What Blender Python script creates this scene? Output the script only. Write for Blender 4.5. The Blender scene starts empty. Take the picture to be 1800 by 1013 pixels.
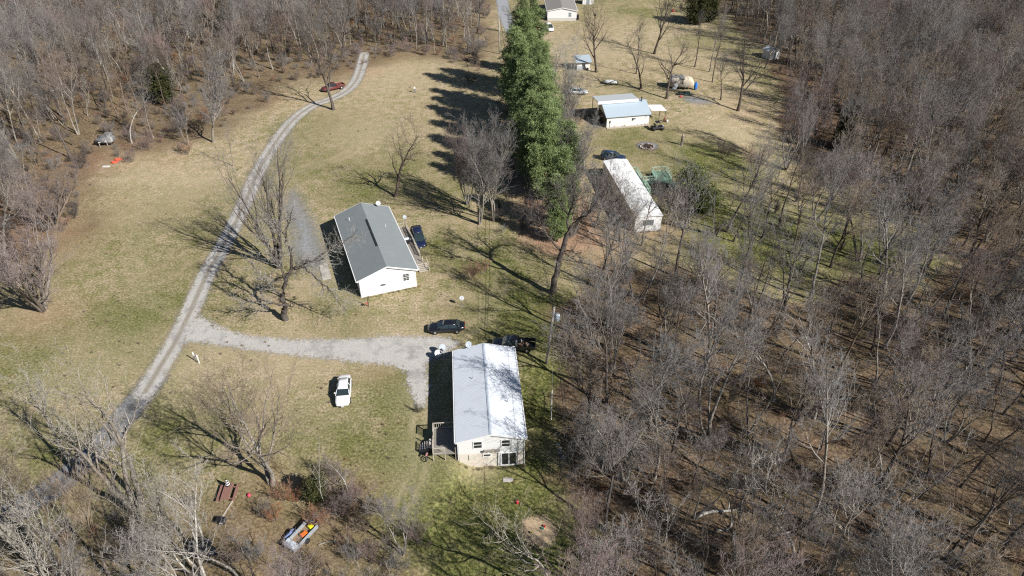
import bpy, math, random
import numpy as np
from mathutils import Vector, Matrix, Euler
# ---------------------------------------------------------------- camera, light, exposure
SC = bpy.context.scene
COL = SC.collection
F, TH, CH = 1220.0, math.radians(35.8), 60.0        # focal length in px of an 1800 px wide frame, pitch, height
cd = bpy.data.cameras.new('camera'); cam = bpy.data.objects.new('camera', cd); COL.objects.link(cam)
cam.location = (0, 0, CH); cam.rotation_euler = (math.pi/2 - TH, 0, 0)
cd.sensor_width = 36; cd.lens = 36*F/1800; cd.clip_start = 1; cd.clip_end = 8000
SC.camera = cam
SUN_EL, SUN_AZ = math.radians(37), math.radians(-35)  # towards the sun, measured from +X
sd = Vector((math.cos(SUN_EL)*math.cos(SUN_AZ), math.cos(SUN_EL)*math.sin(SUN_AZ), math.sin(SUN_EL)))
w = bpy.data.worlds.new('World'); SC.world = w; w.use_nodes = True
nt = w.node_tree; bg = nt.nodes['Background']
sky = nt.nodes.new('ShaderNodeTexSky'); sky.sky_type = 'NISHITA'; sky.sun_disc = False
sky.sun_elevation = SUN_EL; sky.sun_rotation = math.pi/2 - SUN_AZ; sky.air_density = 0.8; sky.dust_density = 0.1
nt.links.new(sky.outputs[0], bg.inputs[0]); bg.inputs[1].default_value = 0.05
sl = bpy.data.lights.new('sun', 'SUN'); sl.energy = 5.0; sl.angle = math.radians(0.53); sl.color = (1.0, .965, .915)
so = bpy.data.objects.new('sun', sl); COL.objects.link(so); so.rotation_euler = (-sd).to_track_quat('-Z', 'Y').to_euler()
vs = SC.view_settings; vs.view_transform = 'Standard'; vs.look = 'None'; vs.exposure = 0.53; vs.gamma = 1; vs.use_curve_mapping = False
SC.cycles.use_denoising = False; SC.cycles.use_adaptive_sampling = False; SC.cycles.pixel_filter_type = 'BLACKMAN_HARRIS'; SC.cycles.filter_width = 1.2; SC.cycles.sample_clamp_indirect = 3; SC.cycles.max_bounces = 5; SC.cycles.diffuse_bounces = 1; SC.cycles.transparent_max_bounces = 12
RND = random.Random(7)

# ---------------------------------------------------------------- terrain height and pixel -> ground
def ss(a, b, x):
    t = np.clip((x-a)/(b-a), 0, 1); return t*t*(3-2*t)
def hz(x, y):
    x = np.asarray(x, float); y = np.asarray(y, float)
    e = np.clip(50-y, 0, 30)*.30
    dip = ss(-6.4-e*1.6, -4.0-e*.3, x)*(1-ss(14, 40, x))*ss(0, 25, y)*(1-ss(53, 74, y))
    z = -1.3*dip
    wr = ss(28, 60, x)*ss(10, 60, y)
    z = z + wr*(1.2*np.sin(x/17+.6)*np.cos(y/21) - .8)
    wl = ss(45, 75, -x)*ss(100, 150, y)
    z = z + wl*(1.0*np.sin(x/15)*np.cos(y/18+1)+.8)
    return z
def ray(px, py, z=0.0):
    x, y = px-900, py-506.5
    d = (x, F*math.cos(TH)-y*math.sin(TH), -(y*math.cos(TH)+F*math.sin(TH)))
    t = (CH-z)/-d[2]
    return d[0]*t, d[1]*t
def P(px, py, dz=0.0):
    z = 0.0
    for _ in range(6):
        x, y = ray(px, py, z+dz); z = float(hz(x, y))
    return Vector((x, y, z))
def Pz(px, py, z):
    x, y = ray(px, py, z); return Vector((x, y, z))

# ---------------------------------------------------------------- materials
MATS = {}
def nodes(m):
    m.use_nodes = True; return m.node_tree, m.node_tree.nodes['Principled BSDF']
def ramp(t, fac, stops):
    r = t.nodes.new('ShaderNodeValToRGB'); e = r.color_ramp.elements
    while len(e) < len(stops): e.new(.5)
    for k, (p, c) in enumerate(stops):
        e[k].position = p; e[k].color = (*c, 1) if len(c) == 3 else c
    t.links.new(fac, r.inputs[0]); return r.outputs[0]
def noise(t, scale, detail=4, rough=.6, vec=None, dist=0):
    n = t.nodes.new('ShaderNodeTexNoise'); n.inputs['Scale'].default_value = scale
    n.inputs['Detail'].default_value = detail; n.inputs['Roughness'].default_value = rough; n.inputs['Distortion'].default_value = dist
    if vec is not None: t.links.new(vec, n.inputs['Vector'])
    return n.outputs[0]
def mixc(t, fac, a, b, mode='MIX'):
    m = t.nodes.new('ShaderNodeMix'); m.data_type = 'RGBA'; m.blend_type = mode
    for s, v in ((m.inputs[0], fac), (m.inputs[6], a), (m.inputs[7], b)):
        if isinstance(v, (int, float)): s.default_value = v
        elif isinstance(v, tuple): s.default_value = (*v, 1)
        else: t.links.new(v, s)
    return m.outputs[2]
def math_(t, op, a, b=0.0, c=None):
    m = t.nodes.new('ShaderNodeMath'); m.operation = op
    for s, v in zip(m.inputs, (a, b, c)):
        if v is None: continue
        if isinstance(v, (int, float)): s.default_value = v
        else: t.links.new(v, s)
    return m.outputs[0]
def bump(t, b, h, strength=.4, dist=.05):
    n = t.nodes.new('ShaderNodeBump'); n.inputs['Strength'].default_value = strength; n.inputs['Distance'].default_value = dist
    t.links.new(h, n.inputs['Height']); t.links.new(n.outputs[0], b.inputs['Normal'])
def pos(t):
    return t.nodes.new('ShaderNodeNewGeometry').outputs['Position']
def obco(t):
    return t.nodes.new('ShaderNodeTexCoord').outputs['Object']
def mat(name, c, rough=.7, metal=0.0, c2=None, scale=3.0, coat=0.0, bm=0.0, spec=.4, dirt=None):
    if name in MATS: return MATS[name]
    m = bpy.data.materials.new(name); t, b = nodes(m)
    c2 = c2 or tuple(v*.82 for v in c)
    n = noise(t, scale, 5, .65, obco(t))
    col = ramp(t, n, [(.32, c2), (.62, c)])
    if dirt:
        col = mixc(t, ramp(t, noise(t, scale*.27, 6, .7, obco(t)), [(.5, (0, 0, 0)), (.68, (1, 1, 1))]), col, dirt)
    t.links.new(col, b.inputs['Base Color'])
    b.inputs['Roughness'].default_value = rough; b.inputs['Metallic'].default_value = metal
    b.inputs['Specular IOR Level'].default_value = spec
    if coat: b.inputs['Coat Weight'].default_value = coat; b.inputs['Coat Roughness'].default_value = .04
    if bm: bump(t, b, noise(t, scale*6, 4, .6, obco(t)), bm)
    MATS[name] = m; return m
def stripes(name, c, c2, axis, period, duty=.12, rough=.5, metal=0.0, noise_amt=.12, dirt=None, bstr=.3):
    """Panels, shingles, laps or boards: a thin dark line every period metres along one object axis."""
    if name in MATS: return MATS[name]
    m = bpy.data.materials.new(name); t, b = nodes(m)
    s = t.nodes.new('ShaderNodeSeparateXYZ'); t.links.new(obco(t), s.inputs[0])
    v = math_(t, 'FRACT', math_(t, 'DIVIDE', s.outputs[axis], period))
    line = math_(t, 'LESS_THAN', v, duty)
    nz = noise(t, 1.3, 6, .7, obco(t)); nf = noise(t, 14, 4, .6, obco(t))
    base = mixc(t, math_(t, 'MULTIPLY', nz, noise_amt*2), c, tuple(x*.55 for x in c))
    base = mixc(t, math_(t, 'MULTIPLY', nf, noise_amt*1.5), base, tuple(min(1, x*1.25) for x in c))
    if dirt: base = mixc(t, ramp(t, noise(t, .55, 7, .75, obco(t)), [(.5, (0, 0, 0)), (.72, (.75, .75, .75))]), base, dirt)
    col = mixc(t, line, base, c2)
    t.links.new(col, b.inputs['Base Color']); b.inputs['Roughness'].default_value = rough; b.inputs['Metallic'].default_value = metal
    bump(t, b, v, bstr, .02)
    MATS[name] = m; return m

# ---------------------------------------------------------------- mesh builder
class MB:
    def __init__(s): s.v = []; s.f = []; s.m = []
    def add(s, vs, fs, mi=0):
        o = len(s.v); s.v += [tuple(p) for p in vs]; s.f += [tuple(i+o for i in f) for f in fs]; s.m += [mi]*len(fs)
    def hexa(s, p, mi=0):   # 8 corners: bottom 4 ccw, top 4 ccw
        s.add(p, [(3, 2, 1, 0), (4, 5, 6, 7), (0, 1, 5, 4), (1, 2, 6, 5), (2, 3, 7, 6), (3, 0, 4, 7)], mi)
    def box(s, x0, x1, y0, y1, z0, z1, mi=0):
        s.hexa([(x0, y0, z0), (x1, y0, z0), (x1, y1, z0), (x0, y1, z0), (x0, y0, z1), (x1, y0, z1), (x1, y1, z1), (x0, y1, z1)], mi)
    def bar(s, a, b, w, h, mi=0):   # beam from a to b
        a, b = Vector(a), Vector(b); d = (b-a).normalized(); up = Vector((0, 0, 1)) if abs(d.z) < .95 else Vector((1, 0, 0))
        r = d.cross(up).normalized()*w/2; u = r.cross(d).normalized()*h/2
        s.hexa([a-r-u, a+r-u, b+r-u, b-r-u, a-r+u, a+r+u, b+r+u, b-r+u], mi)
    def tube(s, pts, rad, n=8, mi=0, cap=True):
        pts = [Vector(p) for p in pts]; rad = [rad]*len(pts) if isinstance(rad, (int, float)) else rad
        o = len(s.v)
        for k, p in enumerate(pts):
            d = (pts[min(k+1, len(pts)-1)]-pts[max(k-1, 0)]).normalized()
            up = Vector((0, 0, 1)) if abs(d.z) < .9 else Vector((0, 1, 0))
            a = d.cross(up).normalized(); b = a.cross(d)
            for j in range(n):
                q = 2*math.pi*j/n; s.v.append(tuple(p+(a*math.cos(q)+b*math.sin(q))*rad[k]))
        for k in range(len(pts)-1):
            for j in range(n):
                s.f.append((o+k*n+j, o+k*n+(j+1) % n, o+(k+1)*n+(j+1) % n, o+(k+1)*n+j)); s.m.append(mi)
        if cap:
            s.f.append(tuple(o+j for j in range(n))[::-1]); s.m.append(mi)
            s.f.append(tuple(o+(len(pts)-1)*n+j for j in range(n))); s.m.append(mi)
    def lathe(s, prof, c=(0, 0, 0), n=16, mi=0, M=None):
        o = len(s.v); c = Vector(c)
        for r, z in prof:
            for j in range(n):
                q = 2*math.pi*j/n; p = Vector((r*math.cos(q), r*math.sin(q), z))
                if M: p = M @ p
                s.v.append(tuple(p+c))
        for k in range(len(prof)-1):
            for j in range(n):
                s.f.append((o+k*n+j, o+k*n+(j+1) % n, o+(k+1)*n+(j+1) % n, o+(k+1)*n+j)); s.m.append(mi)
    def loft(s, secs, mi=0, cap=True, mf=None):
        n = len(secs[0]); o = len(s.v)
        for q in secs: s.v += [tuple(p) for p in q]
        for k in range(len(secs)-1):
            for j in range(n):
                s.f.append((o+k*n+j, o+k*n+(j+1) % n, o+(k+1)*n+(j+1) % n, o+(k+1)*n+j)); s.m.append(mf(k, j) if mf else mi)
        if cap:
            s.f.append(tuple(o+j for j in range(n))[::-1]); s.m.append(mi)
            s.f.append(tuple(o+(len(secs)-1)*n+j for j in range(n))); s.m.append(mi)
    def blob(s, c, rx, ry, rz, seed=0, n=10, m=7, amp=.18, mi=0):
        r = random.Random(seed); o = len(s.v); ph = [r.uniform(0, 6.3) for _ in range(6)]
        for i in range(m+1):
            th = math.pi*i/m
            for j in range(n):
                a = 2*math.pi*j/n
                k = 1+amp*(math.sin(3*a+ph[0])*math.sin(2*th+ph[1])+.7*math.sin(5*a+ph[2]+2*th)+.4*r.uniform(-1, 1))
                s.v.append((c[0]+rx*k*math.sin(th)*math.cos(a), c[1]+ry*k*math.sin(th)*math.sin(a), c[2]+rz*k*math.cos(th)))
        for i in range(m):
            for j in range(n):
                s.f.append((o+i*n+j, o+(i+1)*n+j, o+(i+1)*n+(j+1) % n, o+i*n+(j+1) % n)); s.m.append(mi)
    def build(s, name, mats, parent=None, smooth=False, link=True, bev=0):
        me = bpy.data.meshes.new(name); me.from_pydata(s.v, [], s.f)
        for m in (mats if isinstance(mats, (list, tuple)) else [mats]): me.materials.append(m)
        me.polygons.foreach_set('material_index', s.m)
        if smooth: me.polygons.foreach_set('use_smooth', [True]*len(s.f))
        me.update(); ob = bpy.data.objects.new(name, me)
        if link: COL.objects.link(ob)
        if parent: ob.parent = parent
        if bev:
            md = ob.modifiers.new('bevel', 'BEVEL'); md.width = bev; md.segments = 2; md.limit_method = 'ANGLE'
        return ob
def tag(o, label=None, cat=None, group=None, kind=None):
    if label: o['label'] = label
    if cat: o['category'] = cat
    if group: o['group'] = group
    if kind: o['kind'] = kind
    return o
def thing(name, label, cat, loc=(0, 0, 0), rz=0.0, group=None):
    o = bpy.data.objects.new(name, None); COL.objects.link(o); o.empty_display_size = .5
    o.location = loc; o.rotation_euler = (0, 0, math.radians(rz)); return tag(o, label, cat, group)
def clone(o, parent=None):
    c = o.copy(); COL.objects.link(c)
    if parent: c.parent = parent
    for ch in o.children: clone(ch, c)
    return c

# ---------------------------------------------------------------- regions (outlines read from the photo, laid on the ground)
def poly(pts): return np.array([tuple(P(*p)[:2]) for p in pts])
def sdist(pl, X, Y):
    """signed distance to polygon, negative inside"""
    d = np.full(X.shape, 1e9); ins = np.zeros(X.shape, bool); n = len(pl)
    for i in range(n):
        ax, ay = pl[i]; bx, by = pl[(i+1) % n]; ex, ey = bx-ax, by-ay
        t = np.clip(((X-ax)*ex+(Y-ay)*ey)/(ex*ex+ey*ey+1e-9), 0, 1)
        d = np.minimum(d, (X-ax-t*ex)**2+(Y-ay-t*ey)**2)
        c = ((ay > Y) != (by > Y)) & (X < (bx-ax)*(Y-ay)/(by-ay+1e-12)+ax); ins ^= c
    d = np.sqrt(d); return np.where(ins, -d, d)
def sline(pts, X, Y):
    d = np.full(X.shape, 1e9)
    for i in range(len(pts)-1):
        ax, ay = pts[i]; bx, by = pts[i+1]; ex, ey = bx-ax, by-ay
        t = np.clip(((X-ax)*ex+(Y-ay)*ey)/(ex*ex+ey*ey+1e-9), 0, 1)
        d = np.minimum(d, (X-ax-t*ex)**2+(Y-ay-t*ey)**2)
    return np.sqrt(d)
def vnoise(X, Y, s, seed=0):
    r = np.random.RandomState(seed); g = r.rand(257, 257)
    x = X/s+seed*13.7; y = Y/s+seed*7.1; xi = np.floor(x).astype(int); yi = np.floor(y).astype(int); fx = x-xi; fy = y-yi
    fx = fx*fx*(3-2*fx); fy = fy*fy*(3-2*fy); a = lambda i, j: g[(xi+i) % 257, (yi+j) % 257]
    return (a(0, 0)*(1-fx)+a(1, 0)*fx)*(1-fy)+(a(0, 1)*(1-fx)+a(1, 1)*fx)*fy
LITTER = [
 [(-900, 640), (-60, 500), (40, 470), (110, 440), (150, 390), (140, 320), (175, 285), (300, 262), (430, 215), (480, 165), (560, 140), (625, 128), (700, 98), (760, 100), (850, 130), (862, 95), (860, 30), (862, -120), (-2600, -120)],
 [(1000, 1300), (1008, 900), (985, 800), (982, 700), (992, 600), (1000, 510), (1040, 470), (1120, 470), (1260, 500), (1420, 545), (1480, 500), (1600, 490), (1660, 450), (1630, 395), (1510, 335), (1400, 300), (1380, 230), (1365, 140), (1325, 70), (1290, 35), (1262, 8), (1200, 4), (1180, -40), (1180, -160), (3600, -160), (3000, 1300)],
 [(-700, 1400), (-300, 980), (60, 930), (190, 900), (330, 870), (440, 835), (540, 880), (585, 840), (640, 860), (690, 920), (740, 1000), (760, 1400)],
]
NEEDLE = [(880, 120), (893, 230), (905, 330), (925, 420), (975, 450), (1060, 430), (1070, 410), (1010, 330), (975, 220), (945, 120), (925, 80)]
TREES_R = [(1010, 1500), (1010, 900), (1008, 800), (1012, 700), (1012, 620), (1030, 560), (1070, 490), (1130, 470), (1230, 485), (1360, 515), (1470, 500), (1560, 470), (1640, 450), (1660, 420), (1580, 360), (1490, 300), (1430, 245), (1400, 190), (1372, 110), (1318, 60), (1285, 30), (1262, 5), (1220, -5), (1180, -150), (2900, -150), (2900, 1500)]
TREES_L = [(-900, 640), (-60, 470), (20, 400), (60, 350), (120, 290), (170, 240), (235, 212), (330, 190), (420, 165), (470, 135), (560, 118), (612, 100), (700, 90), (770, 92), (838, 112), (845, 60), (845, -60), (830, -150), (-1800, -150)]

def smooth(pts, n=6):
    p = [np.array(q) for q in pts]; p = [2*p[0]-p[1]]+p+[2*p[-1]-p[-2]]; out = []
    for i in range(1, len(p)-2):
        for k in range(n):
            s = k/n; a, b_, c, d = p[i-1:i+3]
            out.append(.5*((2*b_)+(c-a)*s+(2*a-5*b_+4*c-d)*s*s+(3*b_-a-3*c+d)*s**3))
    out.append(p[-2]); return np.array(out)

# ground: one sheet, fine where the photo looks and coarse out to the horizon
def axis(lo, hi, st, far):
    c = list(np.arange(lo, hi+.01, st)); a, b, s = lo, hi, st
    while b < far:
        s *= 1.45; a -= s; b += s; c = [a]+c+[b]
    return np.array(c)
gx = axis(-190, 190, .7, 4000); gy = axis(28, 262, .7, 4000)
GX, GY = np.meshgrid(gx, gy); GZ = hz(GX, GY)
def grid_mesh(name, X, Y, Z, keep=None):
    ny, nx = X.shape; idx = np.arange(nx*ny).reshape(ny, nx)
    q = np.stack([idx[:-1, :-1], idx[:-1, 1:], idx[1:, 1:], idx[1:, :-1]], -1).reshape(-1, 4)
    if keep is not None: q = q[keep.ravel()[q].all(1)]
    used = np.unique(q); rm = -np.ones(nx*ny, int); rm[used] = np.arange(len(used)); q = rm[q]
    co = np.stack([X, Y, Z], -1).reshape(-1, 3)[used]
    me = bpy.data.meshes.new(name); me.vertices.add(len(co)); me.vertices.foreach_set('co', co.ravel())
    me.loops.add(q.size); me.loops.foreach_set('vertex_index', q.ravel())
    me.polygons.add(len(q)); me.polygons.foreach_set('loop_start', np.arange(0, q.size, 4)); me.polygons.foreach_set('loop_total', np.full(len(q), 4))
    me.polygons.foreach_set('use_smooth', np.ones(len(q), bool)); me.update(calc_edges=True)
    return me, used
n1 = (vnoise(GX, GY, 6, 1)-.5)*5+(vnoise(GX, GY, 2, 2)-.5)*2.5
lit = np.zeros(GX.shape)
for p, wd, am in zip(LITTER, (6, 1.5, 4), (.9, 1, .62)):
    lit = np.maximum(lit, am*(1-ss(-wd, wd, sdist(poly(p), GX, GY)+n1*1.3)))
lit = np.maximum(lit, ss(268, 285, GY+n1*2))
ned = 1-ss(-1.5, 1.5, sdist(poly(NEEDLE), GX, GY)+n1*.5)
def spot(px, py, r, e=1.0):
    c = P(px, py); return np.exp(-(((GX-c.x)**2+((GY-c.y)*e)**2)/(r*r)))
grn = np.zeros(GX.shape)
for px, py, r, a in ((820, 900, 11, 1.0), (560, 760, 7, .5), (640, 790, 6, .6), (760, 860, 7, .8), (590, 520, 6, .4), (760, 440, 8, .5), (330, 480, 9, .35), (300, 540, 8, .45), (900, 960, 9, 1.0), (960, 700, 8, 1.0), (930, 560, 9, .9), (700, 700, 7, .6), (700, 800, 8, .7), (880, 470, 10, .6), (240, 560, 14, .5), (60, 620, 12, .5),
                     (150, 640, 10, .4), (620, 560, 7, .35), (440, 440, 4, .2), (700, 290, 10, .45), (640, 330, 10, .5), (620, 230, 10, .3), (780, 340, 9, .4), (1250, 290, 12, .8), (1350, 410, 16, .85), (1530, 440, 10, .9), (1130, 250, 12, .5),
                     (1100, 160, 8, .3), (1120, 20, 12, .5), (560, 440, 8, .3), (60, 800, 8, .5), (280, 770, 9, .5), (370, 760, 7, .4), (900, 860, 7, .9), (700, 920, 6, .6), (540, 300, 8, .4), (300, 620, 6, .4), (860, 420, 6, .3)):
    grn = np.maximum(grn, a*spot(px, py, r))
grn = np.maximum(grn, .28*ss(.5, .8, vnoise(GX, GY, 16, 11))); grn = np.clip(grn*(1.0+.9*vnoise(GX, GY, 3.5, 5)), 0, 1)
red = np.zeros(GX.shape)
for px, py, r, a in ((75, 555, 4.5, .8), (60, 420, 9, .9), (40, 380, 12, .8), (170, 285, 7, .8), (240, 265, 7, .5), (300, 280, 4, .6), (480, 535, 2.5, .2), (495, 175, 5, .6), (470, 840, 2, .8), (1060, 430, 6, 1.), (1150, 400, 5, .9), (660, 655, 2.0, .5),
                     (640, 125, 6, .7), (700, 105, 8, .4), (830, 485, 2, .3), (1480, 160, 12, .8), (1430, 220, 9, .6), (1320, 205, 7, .4), (1020, 205, 5, .8), (590, 870, 5, .4), (480, 940, 6, .3), (1140, 255, 2.4, .8)):
    red = np.maximum(red, a*spot(px, py, r))
pal = np.zeros(GX.shape)
for px, py, r, a in ((300, 330, 12, .5), (350, 640, 6, .6), (690, 600, 5, .6), (540, 420, 3, .4), (640, 230, 8, .6), (700, 130, 12, .5), (690, 120, 3, .5), (1060, 80, 14, .5), (1150, 60, 12, .3), (1080, 180, 6, .3), (730, 690, 3, .5), (740, 790, 3, .6), (720, 830, 4, .4), (800, 800, 3, .5), (560, 500, 5, .4),
                     (1320, 240, 10, .6), (240, 330, 9, .4), (180, 650, 9, .4), (500, 630, 8, .5), (840, 825, 2.0, .9), (560, 700, 6, .3), (1180, 100, 9, .3), (1690, 10, 14, .8)):
    pal = np.maximum(pal, a*spot(px, py, r))
def path(pts, wd, am):
    global pal
    L = smooth([tuple(P(*q)[:2]) for q in pts]); D = sline(L, GX, GY); pal = np.maximum(pal, am*np.exp(-((D-.8)/wd)**2)*(.5+.8*vnoise(GX, GY, 2.5, 9)))
path([(735, 715), (742, 770), (735, 830), (700, 900)], .45, .9); path([(790, 600), (850, 560), (880, 480), (800, 440)], .45, .45)
path([(905, 50), (960, 80), (1010, 110), (1060, 160), (1120, 150)], .8, .6); path([(455, 340), (520, 300), (640, 250), (690, 120)], .6, .45)
path([(1150, 240), (1210, 290), (1300, 330), (1420, 400)], .6, .5); path([(330, 560), (240, 500), (250, 350)], .5, .35); path([(640, 560), (700, 540), (800, 520), (900, 540)], .5, .4)
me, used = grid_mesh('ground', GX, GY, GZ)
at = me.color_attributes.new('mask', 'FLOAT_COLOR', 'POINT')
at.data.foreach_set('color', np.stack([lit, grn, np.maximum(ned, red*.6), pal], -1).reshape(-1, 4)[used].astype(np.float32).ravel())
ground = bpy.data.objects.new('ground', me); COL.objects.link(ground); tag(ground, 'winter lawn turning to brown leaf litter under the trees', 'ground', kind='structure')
gm = bpy.data.materials.new('ground_cover'); t, b = nodes(gm); me.materials.append(gm)
ca = t.nodes.new('ShaderNodeVertexColor'); ca.layer_name = 'mask'; sp = t.nodes.new('ShaderNodeSeparateColor'); t.links.new(ca.outputs[0], sp.inputs[0])
L_, G_, R_, A_ = sp.outputs[0], sp.outputs[1], sp.outputs[2], ca.outputs[1]
pp = pos(t)
nf = noise(t, 3.2, 6, .75, pp); nm = noise(t, .55, 6, .7, pp); nl = noise(t, .09, 4, .6, pp); nff = noise(t, 9, 3, .7, pp)
tan = ramp(t, nf, [(.36, (.165, .118, .072)), (.5, (.37, .29, .19)), (.62, (.58, .48, .35))])
tan = mixc(t, ramp(t, nm, [(.42, (0, 0, 0)), (.60, (.8, .8, .8))]), tan, ramp(t, nf, [(.38, (.08, .085, .026)), (.6, (.265, .25, .10))]))
tan = mixc(t, ramp(t, nl, [(.4, (0, 0, 0)), (.6, (.45, .45, .45))]), tan, ramp(t, nff, [(.3, (.21, .15, .085)), (.7, (.42, .34, .22))]))
green = ramp(t, nf, [(.36, (.025, .036, .009)), (.5, (.105, .115, .034)), (.66, (.27, .25, .095))])
gf = math_(t, 'MULTIPLY', G_, math_(t, 'ADD', .35, math_(t, 'MULTIPLY', nm, 1.3)))
gfc = t.nodes.new('ShaderNodeClamp'); t.links.new(gf, gfc.inputs[0])
lawn = mixc(t, gfc.outputs[0], tan, green)
lawn = mixc(t, math_(t, 'MULTIPLY', A_, math_(t, 'MULTIPLY', nm, 1.1)), lawn, ramp(t, nff, [(.3, (.36, .29, .18)), (.7, (.54, .46, .32))]))
litc = ramp(t, nf, [(.34, (.03, .02, .013)), (.46, (.095, .064, .042)), (.58, (.245, .168, .108)), (.70, (.42, .32, .23))])
litc = mixc(t, ramp(t, noise(t, .33, 6, .75, pp), [(.46, (0, 0, 0)), (.6, (.65, .65, .65))]), litc, (.055, .036, .024))
litc = mixc(t, ramp(t, noise(t, .2, 5, .7, pp), [(.4, (0, 0, 0)), (.65, (.6, .6, .6))]), litc, ramp(t, nff, [(.3, (.07, .055, .022)), (.7, (.20, .165, .09))]))
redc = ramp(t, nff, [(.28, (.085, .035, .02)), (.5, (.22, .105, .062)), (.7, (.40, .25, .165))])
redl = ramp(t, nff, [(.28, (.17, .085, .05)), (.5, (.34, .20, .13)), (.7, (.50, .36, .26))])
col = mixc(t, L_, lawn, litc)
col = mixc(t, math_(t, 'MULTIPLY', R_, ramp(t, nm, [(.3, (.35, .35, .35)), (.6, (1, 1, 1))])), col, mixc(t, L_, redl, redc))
leaf = ramp(t, noise(t, 21, 2, .5, pp), [(.64, (0, 0, 0)), (.70, (1, 1, 1))])
col = mixc(t, math_(t, 'MULTIPLY', leaf, math_(t, 'ADD', .22, math_(t, 'MULTIPLY', L_, .5))), col, (.48, .36, .25))
hs = t.nodes.new('ShaderNodeHueSaturation'); hs.inputs['Saturation'].default_value = 1.0; hs.inputs['Value'].default_value = 1.14; t.links.new(col, hs.inputs['Color'])
t.links.new(hs.outputs[0], b.inputs['Base Color']); b.inputs['Roughness'].default_value = .95; b.inputs['Specular IOR Level'].default_value = .1
bump(t, b, nff, .7, .12)

# gravel, concrete and mulch: sheets with a ragged edge just above the ground
def sheet_mat(name, a, bcol, c, rut=None, rag=.45, fine=12):
    m = bpy.data.materials.new(name); t, b = nodes(m)
    pp = pos(t); e = t.nodes.new('ShaderNodeAttribute'); e.attribute_name = 'edge'
    n1 = noise(t, fine, 5, .75, pp); n2 = noise(t, .7, 6, .7, pp); n3 = noise(t, 2.2, 5, .75, pp)
    col = ramp(t, n1, [(.3, a), (.5, bcol), (.7, c)])
    col = mixc(t, ramp(t, n2, [(.4, (0, 0, 0)), (.66, (.55, .55, .55))]), col, tuple((x+y)*.42 for x, y in zip(a, c)))
    if rut:
        d = t.nodes.new('ShaderNodeAttribute'); d.attribute_name = 'lane'
        k = ramp(t, math_(t, 'ADD', d.outputs['Fac'], math_(t, 'MULTIPLY', math_(t, 'SUBTRACT', n3, .5), .35)), [(0.0, (1, 1, 1)), (.16, (.7, .7, .7)), (.3, (0, 0, 0)), (.72, (0, 0, 0)), (.95, (.8, .8, .8))])
        col = mixc(t, math_(t, 'MULTIPLY', math_(t, 'MULTIPLY', k, n3), 1.5), col, rut)
        col = mixc(t, ramp(t, noise(t, .35, 5, .75, pp), [(.5, (0, 0, 0)), (.62, (.6, .6, .6))]), col, tuple(v*.55 for v in bcol))
    t.links.new(col, b.inputs['Base Color']); b.inputs['Roughness'].default_value = .95; b.inputs['Specular IOR Level'].default_value = .15
    bump(t, b, n1, .5, .05)
    al = math_(t, 'ADD', math_(t, 'MULTIPLY', e.outputs['Fac'], -1/rag), math_(t, 'MULTIPLY', math_(t, 'SUBTRACT', math_(t, 'ADD', math_(t, 'MULTIPLY', n3, .7), math_(t, 'MULTIPLY', n1, .3)), .5), 7.5))
    cl = t.nodes.new('ShaderNodeClamp'); t.links.new(math_(t, 'MULTIPLY', al, 2.0 if rag < 1 else .55), cl.inputs[0]); t.links.new(cl.outputs[0], b.inputs['Alpha'])
    return m
def sheet(name, label, cat, mt, pl=None, line=None, width=3.0, up=.03, step=.4, pad=1.2):
    pts = pl if pl is not None else line
    x0, y0 = pts.min(0)-pad-width; x1, y1 = pts.max(0)+pad+width
    X, Y = np.meshgrid(np.arange(x0, x1, step), np.arange(y0, y1, step))
    if pl is not None: S = sdist(pl, X, Y); LN = np.full(X.shape, .5)
    else:
        D = sline(pts, X, Y); S = D-width/2; LN = np.clip(D/(width/2), 0, 1)
    me, used = grid_mesh(name, X, Y, hz(X, Y)+up, S < pad)
    for nm, A in (('edge', S), ('lane', LN)):
        at = me.attributes.new(nm, 'FLOAT', 'POINT'); at.data.foreach_set('value', A.ravel()[used].astype(np.float32))
    me.materials.append(mt); o = bpy.data.objects.new(name, me); COL.objects.link(o); tag(o, label, cat, kind='structure'); return o
grav = sheet_mat('gravel_mat', (.24, .23, .21), (.43, .41, .38), (.68, .655, .61), rut=(.19, .155, .10), rag=.9)
gravb = sheet_mat('blue_gravel_mat', (.17, .175, .18), (.28, .29, .30), (.42, .42, .42), rut=None, rag=2.0)
farg = sheet_mat('road_mat', (.20, .21, .22), (.30, .31, .33), (.42, .43, .44), rag=.5)
shade_earth = sheet_mat('shaded_lane_earth_mat', (.12, .12, .125), (.22, .22, .225), (.37, .37, .37), rut=(.13, .12, .105), rag=.7)  # lane's tree shade is painted into this darker gravel; also colours bare earth
conc = sheet_mat('concrete_mat', (.33, .31, .28), (.42, .40, .36), (.5, .48, .44), rag=.15)
mul = sheet_mat('mulch_mat', (.24, .165, .095), (.44, .33, .205), (.62, .50, .35), rag=.7)
sheet('driveway', 'pale two-track gravel lane curving up from the lower left to the trees', 'road', grav, line=smooth([tuple(P(*q)[:2]) for q in ((255, 690), (285, 640), (312, 595), (338, 540), (365, 480), (395, 428), (428, 362), (455, 300), (485, 250), (515, 212), (550, 186), (592, 170), (620, 150), (634, 122), (640, 95))]), width=3.3)
sheet('shaded_lane', 'worn lane running under the trees in the lower left, tree shade painted in', 'road', shade_earth, line=smooth([tuple(P(*q)[:2]) for q in ((-160, 990), (-60, 940), (0, 912), (60, 880), (110, 845), (170, 790), (225, 725), (270, 668))]), width=3.7, up=.026)
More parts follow.
